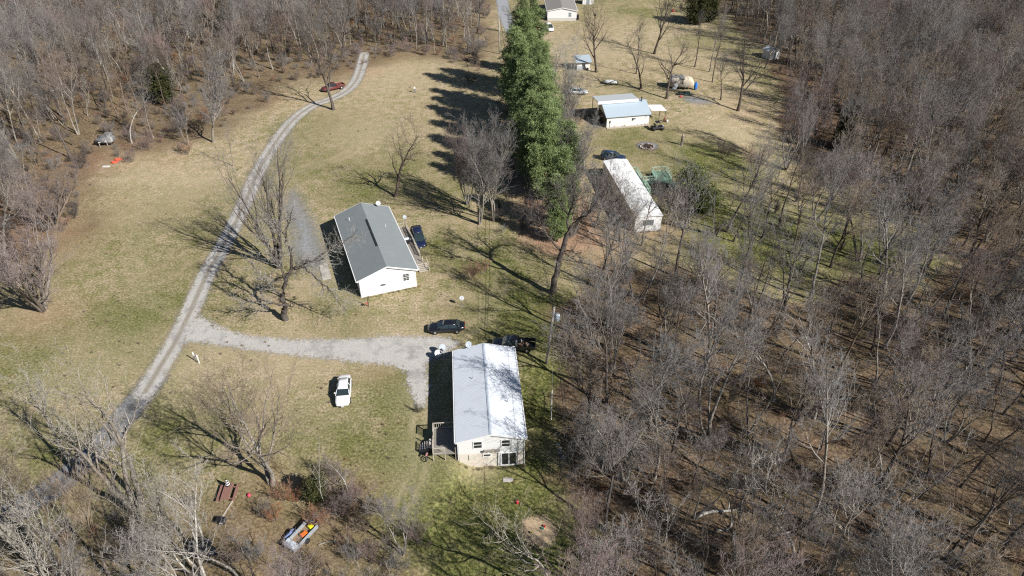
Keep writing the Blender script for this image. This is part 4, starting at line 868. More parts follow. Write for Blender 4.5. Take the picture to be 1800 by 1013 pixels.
# nearest house: white metal roof, walk-out basement on the right
T = gable('white_house', 'nearest white house with a pale metal roof and sliding glass doors in its basement', 'house', Pz(800.5, 780, 3)[:2], 4.8, 7.65, 15.0, 3.0, 3.98, WHITE, METW, RIDGE, base=.95)
m = MB(); m.box(.30, 7.35, .24, 14.76, -2.0, .95); m.build('foundation', BLOCK, T)
y = .22
for x in (1.95, 5.0): window(T, x, 1.85, .85, .95, y)
m = MB(); m.box(3.05, 4.75, y-.35, y-.005, 1.42, 1.50); m.box(3.05, 4.75, y-.37, y-.32, 1.50, 1.72); [m.box(3.1+k*.5, 3.16+k*.5, y-.3, y-.01, 1.22, 1.42) for k in range(4)]; m.build('flower_box', mat('box_grey', (.30, .27, .24), .8), T)
m = MB(); m.box(4.55, 6.75, .15, .245, -1.6, .93); m.build('siding_panel', WHITE, T)
window(T, 4.98, -1.05, 1.55, 1.85, .15, mull=False, door=True)
m = MB(); m.box(1.35, 2.25, .17, .235, -.05, .78); m.build('hatch', mat('hatch_cream', (.66, .62, .54), .6), T)
window(T, 2.98, .42, .75, .30, .24, mull=False)
for y_ in (3.2, 7.4, 11.5): window(T, y_, 1.75, .95, 1.0, 7.37, 'r')
for y_ in (6.5, 10.5): window(T, y_, 1.75, .95, 1.0, .28, 'l')
m = MB(); m.box(.20, .275, 3.3, 4.2, .95, 2.95); m.build('side_door', TRIM, T)
m = MB(); m.tube([(7.45, .2, 2.95), (7.45, .2, -1.3)], .05, 6); m.tube([(.20, .2, 2.95), (.20, .2, .05)], .05, 6); m.build('downpipe', TRIM, T)
m = MB(); m.tube([(6.0, 5.2, 3.4), (6.0, 5.2, 3.9)], .06, 8); m.tube([(2.2, 9.2, 3.5), (2.2, 9.2, 3.95)], .05, 8); m.build('roof_vent', STEEL, T)
HOUSE1 = T
c4, s4 = math.cos(math.radians(4.8)), math.sin(math.radians(4.8)); H1 = Pz(800.5, 780, 3)
def h1(x, y, z): return Vector((H1.x+x*c4-y*s4, H1.y+x*s4+y*c4, z))
# its side deck, a thing of its own
D = thing('wooden_deck', 'small weathered wooden deck on the shaded left side of the nearest house', 'deck', h1(0, 0, 0), 4.8)
fl = MB(); fl.box(-2.55, .26, .35, 4.2, .95, 1.05)
for k in range(28): fl.box(-2.55, .26, .36+k*.137, .36+k*.137+.125, 1.053, 1.078)
fl.build('floor', WOOD, D)
for x, y_ in ((-2.5, .4), (-2.5, 2.2), (-2.5, 4.1), (-1.2, .4), (-.05, .4), (-.05, 4.1)):
    m = MB(); m.box(x-.05, x+.05, y_-.05, y_+.05, -.3, 2.0); m.build('post', WOODL, D)
m = MB()
for z in (1.2, 1.98): m.bar((-2.5, .4, z), (-1.2, .4, z), .12, .045)
for k in range(11): m.box(-2.44+k*.118, -2.40+k*.118, .385, .415, 1.2, 1.98)
for z in (1.2, 1.98): m.bar((-2.5, .4, z), (-2.5, 1.7, z), .12, .045); m.bar((-2.5, 2.9, z), (-2.5, 4.1, z), .12, .045); m.bar((-2.5, 4.1, z), (-.05, 4.1, z), .12, .045)
for k in range(10): m.box(-2.515, -2.485, .5+k*.12, .54+k*.12, 1.2, 1.98); m.box(-2.515, -2.485, 2.95+k*.12, 2.99+k*.12, 1.2, 1.98); m.box(-2.4+k*.24, -2.36+k*.24, 4.085, 4.115, 1.2, 1.98)
m.build('railing', WOODL, D)
m = MB()
for k in range(5): m.box(-3.0-k*.27, -2.56-k*.27, 1.75, 2.85, .80-k*.19, .86-k*.19)
m.bar((-2.6, 1.75, .75), (-3.9, 1.75, -.1), .06, .2); m.bar((-2.6, 2.85, .75), (-3.9, 2.85, -.1), .06, .2); m.build('steps', WOODL, D)

# grey roofed house
g0 = Pz(627, 497, 3); T = gable('white_house', 'white house with a dark grey shingle roof in the middle of the lawn', 'house', g0[:2], 20.5, 8.95, 20.0, 3.0, 4.58, WHITE, SHGR, None, base=.0, ov=.35, ovg=.3)
m = MB(); m.box(.42, 8.53, .34, 19.66, -.4, .42); m.build('foundation', WALLW, T)
y = .30; window(T, 6.7, 1.45, .85, 1.15, y, grid=True); vent(T, 3.3, 1.35, .75, .26, y); vent(T, 3.8, .10, .4, .18, .34); vent(T, 7.6, .22, .4, .18, .34)
for y_ in (3, 8, 13, 17): window(T, y_, 1.3, .9, 1.1, 8.60, 'r')
for y_ in (4, 9, 15): window(T, y_, 1.3, .9, 1.1, .35, 'l')
m = MB()   # long dark ridge vent, the roof drops beside it
m.bar((8.95/2-.14, 5.9, 4.69), (8.95/2-.14, 14.3, 4.69), .26, .05); m.build('ridge_vent', DARK, T)
m = MB(); m.tube([(1.9, 16.5, 3.7), (1.9, 16.5, 4.3)], .06, 8); m.tube([(6.9, 12.5, 3.7), (6.9, 12.5, 4.15)], .05, 8); m.build('roof_pipe', TRIM, T)
c2_, s2_ = math.cos(math.radians(20.5)), math.sin(math.radians(20.5))
def g1(x, y, z): return Vector((g0.x+x*c2_-y*s2_, g0.y+x*s2_+y*c2_, z))
D = thing('wooden_deck', 'long wooden side deck with steps behind the grey roofed house, next to the minivan', 'deck', g1(0, 0, 0), 20.5)
fl = MB(); fl.box(8.62, 10.9, 5.2, 16.5, .62, .70)
for k in range(16): fl.box(8.64+k*.14, 8.64+k*.14+.125, 5.21, 16.49, .703, .73)
fl.build('floor', stripes('deck_boards', (.30, .27, .23), (.13, .115, .10), 0, .14, .1, .85, noise_amt=.25), D)
m = MB(); 
for z in (.95, 1.6): m.bar((10.85, 6.9, z), (10.85, 16.4, z), .06, .06); m.bar((8.7, 16.4, z), (10.85, 16.4, z), .06, .06)
for k in range(60): m.box(10.83, 10.87, 6.95+k*.16, 6.99+k*.16, .75, 1.6)
for k in range(13): m.box(8.75+k*.165, 8.79+k*.165, 16.38, 16.42, .75, 1.6)
m.build('railing', WOODL, D)
for y_ in (5.3, 7, 9.4, 11.8, 14.2, 16.4): m = MB(); m.box(10.8, 10.9, y_-.05, y_+.05, -.1, 1.7); m.build('post', WOODL, D)
m = MB()
for k in range(5): m.box(9.9, 11.4, 4.9-k*.3, 5.18-k*.3, .50-k*.13, .56-k*.13)
for x in (9.9, 11.4): m.bar((x, 5.2, .5), (x, 3.6, 0), .06, .2); m.bar((x, 5.2, 1.5), (x, 3.6, .95), .06, .06); m.box(x-.04, x+.04, 3.6, 3.68, -.1, .98)
m.build('steps', WOODL, D)
G = thing('barbecue_grill', 'dark covered barbecue grill with a white top on the long side deck', 'grill', g1(9.7, 11.2, .73), 20.5)
m = MB(); m.box(-.55, .55, -.3, .3, .15, .85); m.build('cabinet', BLK, G, bev=.03)
m = MB(); m.loft([[(x, -.28*s, .85), (x, -.3*s, 1.0), (x, -.15*s, 1.22), (x, .15*s, 1.22), (x, .3*s, 1.0), (x, .28*s, .85)] for x, s in ((-.4, 1), (.4, 1))]); m.build('lid', STEEL, G, smooth=False)
m = MB(); m.box(-.72, -.56, -.25, .25, .8, .84); m.box(.56, .72, -.25, .25, .8, .84); m.build('side_shelf', STEEL, G)
# slab by the grey house
S_ = MB(); a = [P(561, 468), P(574, 462), P(583, 490), P(567, 493)]; c = (a[0]+a[2])/2
S_.hexa([(p.x-c.x, p.y-c.y, -.1) for p in (a[3], a[2], a[1], a[0])]+[(p.x-c.x, p.y-c.y, .12) for p in (a[3], a[2], a[1], a[0])]); o = S_.build('concrete_slab', mat('slab_concrete', (.46, .43, .38), .9, dirt=(.36, .32, .27)), bev=.03); o.location = c; tag(o, 'pale concrete slab at the edge of the shade left of the grey roofed house', 'slab')

# long mobile home
b0 = Pz(1117, 383, 2.9); T = gable('mobile_home', 'long narrow mobile home with a bright white roof half hidden by bare trees', 'mobile home', b0[:2], 8.3, 4.68, 21.3, 2.9, 3.18, WHITE, MOBR, None, ov=.1, ovg=.12, base=.35, gut=False)
m = MB(); m.box(.14, 4.54, .16, 21.1, -.3, .36); m.build('skirting', WALLW, T)
window(T, 1.35, 1.2, 1.9, 1.05, .12, mull=False, pane=mat('dull_glass', (.13, .15, .15), .3))
for y_ in (2.5, 6, 10, 14, 18): window(T, y_, 1.5, .8, .9, 4.58, 'r')
m = MB(); m.tube([(1.2, 17, 3.0), (1.2, 17, 3.5)], .09, 8); m.tube([(3.2, 9, 3.1), (3.2, 9, 3.45)], .08, 8); m.build('roof_vent', STEEL, T)
ch, sh_ = math.cos(math.radians(8.3)), math.sin(math.radians(8.3))
def mb(x, y, z=0): return Vector((b0.x+x*ch-y*sh_, b0.y+x*sh_+y*ch, z))
# green decks beside it
def deck_part(D, x0, x1, y0, y1, z, rails, nm='floor'):
    f = MB(); f.box(x0, x1, y0, y1, z-.12, z); n = int((x1-x0)/.15)
    for k in range(n): f.box(x0+k*.15, x0+k*.15+.13, y0+.01, y1-.01, z+.003, z+.028)
    f.build(nm, GREEN, D); m = MB()
    for (ax, ay, bx_, by) in rails:
        for zz in (.15, .95): m.bar((ax, ay, z+zz), (bx_, by, z+zz), .10, .06)
        L = math.hypot(bx_-ax, by-ay); n = max(1, int(L/.3))
        for k in range(n+1):
            q = k/n; w_ = .045 if k in (0, n) else .02; px_, py_ = ax+(bx_-ax)*q, ay+(by-ay)*q; m.box(px_-w_, px_+w_, py_-w_, py_+w_, z-.6 if k in (0, n) else z+.1, z+.98)
    if rails: m.build('railing', GREENL, D)
D = thing('green_deck', 'green painted deck with railings running along the right wall of the mobile home', 'deck', mb(4.6, 0, 0), 8.3)
deck_part(D, .05, 1.9, 11.6, 20.6, .75, [(1.85, 20.5, .1, 20.5), (1.85, 16.6, 1.85, 20.5), (1.85, 11.7, 1.85, 15.2), (.1, 11.7, 1.85, 11.7)])
D = thing('green_deck', 'raised green platform deck joined by a walkway, standing free in the yard', 'deck', mb(4.6, 0, 0), 8.3)
deck_part(D, 1.95, 4.6, 15.4, 16.5, .70, [(1.95, 15.4, 4.4, 15.4), (1.95, 16.5, 4.4, 16.5)], 'walkway')
deck_part(D, 4.65, 7.6, 15.3, 20.0, .72, [(4.7, 20, 7.5, 20), (4.7, 16.8, 4.7, 20), (7.5, 16.8, 7.5, 20)])
deck_part(D, 6.2, 10.2, 10.6, 15.2, .74, [(10.1, 10.7, 10.1, 13.8)], 'lower_floor')
m = MB(); m.box(6.25, 8.7, 10.45, 10.58, .1, 1.3); m.build('side_panel', GREEN, D)
m = MB(); m.box(8.0, 9.2, 15.4, 16.4, .1, .18); m.box(8.2, 9.6, 14.9, 15.4, .75, 1.25); m.build('bench', GREENL, D)

# farm building with bluish front slope and raised rear roof
w0 = P(1066, 225); a_ = 11.4; T = thing('farm_building', 'low white farm building with a bluish metal roof and a raised pale rear roof', 'barn', (w0.x, w0.y, 0), a_)
W_, L_2 = 9.6, 6.6; rdg = (3.6, 4.35)
m = MB(); a = [(0, 0, -.1), (0, 0, 2.55), (0, 3.6, 4.2), (0, 6.6, 3.4), (0, 6.6, -.1)]; b_ = [(W_, *p[1:]) for p in a]
m.add(a+b_, [(4, 3, 2, 1, 0), (5, 6, 7, 8, 9), (0, 1, 6, 5), (3, 4, 9, 8)], 0); m.build('wall', [WALLW], T)
m = MB(); m.box(-.02, -.005, .4, 5.8, 0, 2.3); m.build('wall_shade_sheet', mat('wall_shade_dark', (.10, .09, .08), .8), T)  # dark sheet laid on the left wall, painting its shade
m = MB(); m.hexa([(-.35, -.35, 2.36), (W_+.3, -.35, 2.36), (W_+.3, 3.6, 4.22), (-.35, 3.6, 4.22), (-.35, -.35, 2.46), (W_+.3, -.35, 2.46), (W_+.3, 3.6, 4.32), (-.35, 3.6, 4.32)]); rf = m.build('roof', BLUER, T)
m = MB(); m.hexa([(-.35, 3.62, 4.20), (W_+.3, 3.62, 4.20), (W_+.3, 7.0, 3.2), (-.35, 7.0, 3.2), (-.35, 3.62, 4.30), (W_+.3, 3.62, 4.30), (W_+.3, 7.0, 3.3), (-.35, 7.0, 3.3)]); m.build('rear_roof', BLUER, T)
m = MB(); m.hexa([(-1.3, 3.1, 4.72), (7.9, 3.1, 4.72), (7.9, 7.4, 4.40), (-1.3, 7.4, 4.40), (-1.3, 3.1, 4.82), (7.9, 3.1, 4.82), (7.9, 7.4, 4.50), (-1.3, 7.4, 4.50)]); m.build('raised_roof', GREYR, T)
m = MB(); m.box(-1.32, 7.92, 3.04, 3.09, 4.18, 4.84); m.build('fascia', TRIM, T)
m = MB(); m.tube([(8.7, 3.2, 4.1), (8.7, 3.2, 5.0)], .10, 8); m.lathe([(0, .25), (.18, .12), (.18, 0)], (8.7, 3.2, 4.95), 8); m.build('chimney', BLK, T)
for x, y_ in ((-1.15, 3.3), (-1.15, 7.2)): m = MB(); m.box(x-.06, x+.06, y_-.06, y_+.06, -.1, 4.5); m.build('post', WOODL, T)
vent(T, 6.0, 1.45, .5, .28, 0); vent(T, 8.6, 1.75, .35, .12, 0)
m = MB(); m.box(5.65, 6.0, -.03, 0, 1.2, 1.75); m.build('patch', DARK, T)
m = MB(); m.tube([(.75, -.06, .05), (.75, -.06, 1.5)], .05, 6); m.box(.6, .9, -.16, 0, 1.1, 1.6); m.build('meter_box', STEEL, T)
m = MB(); m.box(-.1, W_, -.8, -.05, -.05, .12); m.build('foundation', mat('sill', (.42, .36, .28), .9), T)
T = thing('canopy', 'flat white awning on thin posts at the right end of the farm building', 'canopy', P(1143, 212), 4)
m = MB(); m.hexa([(0, -.2, 2.3), (3.4, -.2, 2.2), (2.9, 3.0, 2.35), (-.2, 3.0, 2.4), (0, -.2, 2.38), (3.4, -.2, 2.28), (2.9, 3.0, 2.43), (-.2, 3.0, 2.48)]); m.build('roof', TRIM, T)
for x, y_ in ((1.9, 0), (3.2, 0), (2.8, 2.8)): m = MB(); m.box(x-.04, x+.04, y_-.04, y_+.04, -.1, 2.25); m.build('post', BLK, T)
T = thing('patio_heater', 'small rusty stove and white bucket beside the white awning', 'stove', P(1168, 214), 0)
m = MB(); m.lathe([(0, 0), (.28, 0), (.33, .3), (.3, .65), (.12, .8), (.1, 1.5), (0, 1.5)], (0, 0, 0), 10); m.build('body', mat('rust', (.20, .08, .05), .8), T, True)
m = MB(); m.lathe([(0, 0), (.2, 0), (.25, .5), (0, .5)], (.5, -.3, 0), 10); m.build('bucket', TRIM, T, True)

# top house, cut by the frame edge
T = gable('white_house', 'white house with a taupe roof cut by the top edge of the picture', 'house', Pz(961.5, 20, 3)[:2], 0.6, 9.6, 17.5, 3.0, 3.95, WHITE, SHGT, None, base=.75, ov=.2, ovg=.2)
m = MB(); m.box(.27, 9.33, .26, 17.2, -.3, .75); m.build('skirting', stripes('grey_skirting', (.60, .58, .53), (.42, .40, .37), 0, .3, .12, .7), T)
window(T, 6.9, 1.3, .8, 1.2, .20, pane=mat('dull_glass2', (.22, .25, .28), .3))
m = MB(); m.box(9.42, 10.3, 1.0, 2.4, .2, 1.4); m.build('air_conditioner', BLK, T)
# small open shed
T = thing('shed', 'small white shed with a bluish sheet roof beside the nest tree', 'shed', P(1014, 124), 8)
m = MB(); m.add([(0, 0, -.1), (3.4, 0, -.1), (3.4, 2.6, -.1), (0, 2.6, -.1), (0, 0, 2.2), (3.4, 0, 2.2), (3.4, 2.6, 2.75), (0, 2.6, 2.75)], [(0, 1, 5, 4), (1, 2, 6, 5), (2, 3, 7, 6), (3, 0, 4, 7)]); m.build('wall', WALLW, T)
m = MB(); m.hexa([(-.5, -.6, 2.12), (3.9, -.6, 2.12), (3.9, 3.2, 2.92), (-.5, 3.2, 2.92), (-.5, -.6, 2.2), (3.9, -.6, 2.2), (3.9, 3.2, 3.0), (-.5, 3.2, 3.0)]); m.build('roof', BLUER, T)
m = MB(); m.box(1.35, 2.2, -.04, -.005, 0, 1.9); m.build('door', mat('grey_door', (.28, .32, .36), .6), T); m = MB(); m.box(.15, 1.3, -.03, -.004, 0, 1.15); m.build('panel', mat('grey_panel', (.45, .50, .54), .6), T)
m = MB(); m.tube([(2.7, -.5, .35), (2.7, -.3, .35)], .35, 10); m.build('tyre', BLK, T, True)
# shed at top centre, white shed in right wood, white house far right
def small_shed(name, label, loc, rz, W, L, h, roofm, wallm=WALLW):
    T = thing(name, label, 'shed', loc, rz); m = MB()
    n = [(0, 0, -.2), (W, 0, -.2), (W, 0, h), (W/2, 0, h+.7), (0, 0, h)]; f = [(x, L, z) for x, _, z in n]
    m.add(n+f, [(0, 1, 2, 3, 4), (9, 8, 7, 6, 5), (0, 4, 9, 5), (1, 6, 7, 2)]); m.build('wall', wallm, T); m = MB()
    for e, g in ((-.2, 0), (W+.2, 1)):
        a = [(e, -.2, h-.05), (W/2, -.2, h+.75), (W/2, L+.2, h+.75), (e, L+.2, h-.05)]; a = a if g == 0 else [a[1], a[0], a[3], a[2]]
        m.hexa([*a, *[(p[0], p[1], p[2]+.08) for p in a]])
    m.build('roof', roofm, T); m = MB(); m.box(W*.35, W*.65, -.04, -.005, 0, 1.9); m.build('door', mat('grey_door', (.28, .32, .36), .6), T)
o = MB()
for k in range(9): o.bar((-1.5+.1*k, -.6+.15*(k % 4), .12+.13*(k//4)), (1.5-.07*k, -.5+.16*(k % 4), .12+.13*(k//4)), .14, .1)
o.blob((-.6, .8, .5), .7, .6, .55, 3, 9, 6, .3); o = o.build('lumber_pile', mat('old_lumber', (.13, .11, .09), .85, c2=(.06, .05, .045), scale=3)); o.location = P(1044, 210); tag(o, 'dark pile of lumber and junk at the shaded left end of the farm building', 'lumber pile')
small_shed('shed', 'white shed with dark doors right of the top house at the picture\'s top edge', P(1024, 8), 0, 3.6, 3.0, 2.2, GREYR)
small_shed('shed', 'small white shed half hidden by trees left of the right wood', P(1352, 106), 20, 3.0, 3.2, 2.1, METW)
small_shed('farm_shed', 'pale building far off through the trees at the top right', P(1588, 17), -5, 9.0, 5.0, 2.4, METW)
# camper
T = thing('camper', 'old tan and white camper trailer partly covered by a grey tarpaulin behind a dark tree', 'camper', P(1177, 157), -4)
def rr(x, w, z0, z1, r=.25): return [(x, -w+r, z0), (x, w-r, z0), (x, w, z0+r*.5), (x, w, z1-r), (x, w-r, z1), (x, -w+r, z1), (x, -w, z1-r), (x, -w, z0+r*.5)]
TANC = mat('tan_camper_skin', (.62, .54, .41), .55, c2=(.50, .43, .33), scale=1.5, dirt=(.66, .64, .60))
m = MB(); m.loft([rr(0, .95, .75, 1.9), rr(.25, 1.1, .5, 2.45), rr(1.0, 1.15, .45, 2.7), rr(4.6, 1.15, .45, 2.7), rr(5.4, 1.1, .5, 2.4), rr(5.75, .95, .8, 1.8)]); o = m.build('body', TANC, T, True); o.location = (0, 1.2, 0)
f = MB(); f.box(2.7, 3.25, .0, .04, 1.35, 2.05); f = f.build('window', TRIM, T); g = MB(); g.box(2.76, 3.19, -.02, 0, 1.4, 1.68); g.box(2.76, 3.19, -.02, 0, 1.74, 2.0); g.build('pane', GLASS, f)
m = MB(); n = 9; V = []
for i in range(n):
    for j in range(7):
        x = .0+i*.42; yy = -.1+j*.45; z = 2.78+.10*math.sin(i*2.1+j)-(1.1 if j == 0 else .12 if j == 1 else 0)*(1 if i < 5 else .2)-.25*(i == 0); V.append((x, yy-.08*(j == 0), z))
m.add(V, [(i*7+j, (i+1)*7+j, (i+1)*7+j+1, i*7+j+1) for i in range(n-1) for j in range(6)]); o = m.build('tarpaulin', mat('grey_tarp', (.20, .19, .19), .6, c2=(.33, .31, .29), scale=2), T, True); sm = o.modifiers.new('s', 'SOLIDIFY'); sm.thickness = .03
m = MB(); [m.bar((.6+k*.35, -.6-.1*k, .2), (1.3+k*.3, .05, 1.6), .28, .04) for k in range(3)]; m.build('awning', TRIM, T)
for x in (2.2, 3.6): m = MB(); m.tube([(x, .05, .35), (x, .25, .35)], .35, 12); m.build('wheel', BLK, T, True)
T = thing('barrel', 'bright blue tarpaulin bundle standing at the right end of the camper', 'bundle', P(1222, 158), 0)
m = MB(); m.blob((0, 0, .95), .42, .42, .95, 3, 12, 8, .12); m.build('cover', mat('blue_tarp', (.03, .22, .72), .45, c2=(.02, .14, .55)), T, True); m = MB(); m.tube([(0, 0, 1.7), (0, 0, 2.0)], .06, 6); m.build('tie', BLK, T)
o = MB(); o.blob((0, 0, .35), 1.7, .7, .45, 5, 14, 8, .3); o = o.build('scrap_heap', mat('dark_scrap', (.03, .045, .04), .7, c2=(.015, .015, .018), scale=4, dirt=(.07, .16, .12)), smooth=True); o.location = P(1203, 167); tag(o, 'dark heap of scrap in front of the camper', 'heap')
o = MB(); o.blob((0, 0, .15), .42, .3, .22, 6, 10, 6, .2); o = o.build('red_tub', mat('red_plastic', (.62, .10, .07), .5), smooth=True); o.location = P(1197, 171, 0); tag(o, 'small red tub lying by the dark scrap heap', 'tub')
# utility pole, guy, wires
pb = P(960, 640); top = Vector((pb.x+.75, pb.y+.2, 8.75)); T = thing('power_pole', 'leaning wooden power pole with a transformer right of the nearest house', 'pole', pb)
PW = mat('grey_pole_wood', (.40, .37, .33), .85, c2=(.28, .255, .23), scale=5)
m = MB(); m.tube([(0, 0, -.3), (top-pb)*.5, top-pb], [.19, .16, .13], 10); m.build('pole', PW, T, True)
q = (top-pb)*.83; m = MB(); m.lathe([(0, -.5), (.3, -.5), (.33, -.42), (.33, .35), (.28, .45), (0, .5)], (q.x+.55, q.y, q.z), 14); tr = m.build('transformer', mat('transformer_grey', (.46, .53, .58), .45, c2=(.40, .46, .50)), T, True)
m = MB(); [m.tube([(q.x+.55+dx, q.y, q.z+.45), (q.x+.55+dx, q.y, q.z+.72)], [.06, .03], 6) for dx in (-.14, .14)]; m.bar((q.x+.1, q.y, q.z+.2), (q.x+.4, q.y, q.z+.2), .08, .1); m.build('bushing', STEEL, tr)
m = MB(); m.tube([(top-pb)+Vector((0, 0, 0)), (top-pb)+Vector((0, 0, .28))], [.05, .03], 6); m.bar((top-pb)*.90+Vector((-.35, 0, 0)), (top-pb)*.90+Vector((.35, 0, 0)), .09, .11); m.build('insulator', STEEL, T)
fb = P(878, 95); ftop = fb+Vector((-.1, 0, 11.0)); T = thing('power_pole', 'thin pale power pole standing by the far road at the top', 'pole', fb)
m = MB(); m.tube([(0, 0, -.3), (-.1, 0, 11.2)], [.19, .12], 8); m.build('pole', BK['pale'], T, True); m = MB(); m.bar((-.9, 0, 10.6), (.8, 0, 10.6), .1, .12); m.build('crossarm', PW, T)
def wire(a, b, sag, r, lab, grp):
    m = MB(); n = 24; a, b = Vector(a), Vector(b); m.tube([(a.lerp(b, k/n)-Vector((0, 0, sag*4*(k/n)*(1-k/n))))-a for k in range(n+1)], r, 4, cap=False)
    o = m.build('power_line', mat('cable_black', (.03, .03, .032), .6), smooth=True); o.location = a; tag(o, lab, 'cable', grp)
wire(top+Vector((0, 0, .28)), ftop, 1.6, .018, 'upper bare wire running between the two power poles', None)
wire(top-(top-pb)*.07, ftop-Vector((-.3, 0, .8)), 2.2, .032, 'thick lower cable hanging below the bare wire between the poles', None)
wire(top-(top-pb)*.10, ftop-Vector((.5, 0, 1.2)), 2.9, .028, 'lowest sagging cable between the two power poles', None)
wire(top+Vector((0, 0, .28)), (7.2, -12, 9.5), 1.2, .018, 'bare wire leaving the near power pole towards the bottom of the picture', None)
wire(top-(top-pb)*.08, (6.8, -12, 8.4), 1.8, .032, 'thick cable leaving the near power pole towards the bottom of the picture', None)
wire(top-(top-pb)*.12, h1(7.4, 10, 3.2), .5, .016, 'service drop from the near power pole to the nearest house roof', None)
ga = P(969, 742); T = thing('guy_wire', 'guy wire with a white guard anchoring the power pole in the grass', 'guy wire', ga)
m = MB(); m.tube([(0, 0, 0), (top-ga)*.97], .012, 4); m.build('wire', STEEL, T); m = MB(); m.tube([(top-ga)*.02, (top-ga)*.27], .045, 6); m.build('guard', TRIM, T)
# dishes
def dish(loc, label, face, h=1.5, R=.42, roof=False, m_=None, grp=None):
    T = thing('satellite_dish', label, 'satellite dish', loc)
    m = MB(); m.tube([(0, 0, -.05), (0, 0, h)], .03, 6)
    if not roof: m.tube([(0, 0, .0), (0, 0, .02)], .14, 8)
    m.build('mast', STEEL, T)
    f = Vector(face).normalized(); q = f.to_track_quat('Z', 'Y').to_matrix()
    m = MB(); m.lathe([(0.001, 0), (R*.5, R*.05), (R*.8, R*.13), (R, R*.2), (R*.99, R*.17), (R*.5, .0), (0.001, -.03)], (0, 0, h), 20, M=q); m.build('reflector', m_ or mat('dish_white', (.58, .59, .60), .45), T, True)
    m = MB(); p = Vector((0, 0, h)); m.tube([p-q@Vector((0, R*.8, -.05)), p+q@Vector((0, -R*.25, R*.95))], .014, 5); m.blob(tuple(p+q@Vector((0, -R*.22, R*.98))), .06, .06, .09, 1, 6, 4, 0); m.build('feed_arm', STEEL, T)
DG = mat('dish_grey', (.36, .41, .46), .45)
dish(P(812, 537), 'white satellite dish on a short mast alone on the lawn between the two houses', (.15, -.75, .55), 1.3, .33)
dish(g1(7.2, 19.4, 3.85), 'white satellite dish on the far corner of the grey shingle roof', (.2, -.7, .6), .5, .40, True)
dish(g1(10.75, 16.3, 1.4), 'grey satellite dish raised above the far end of the long side deck', (.5, -.6, .5), 1.3, .34, True, DG)
dish(P(778, 622), 'upper of two grey satellite dishes beside the shade of the nearest house', (.5, -.6, .6), 1.1, .47, m_=DG)
dish(P(770, 631), 'lower, paler of two grey satellite dishes beside the shade of the nearest house', (.5, -.6, .6), .95, .47)
dish(h1(1.9, 14.75, 3.5), 'small dish peeking over the far left edge of the pale metal roof', (.3, -.7, .5), .75, .40, True, DG)
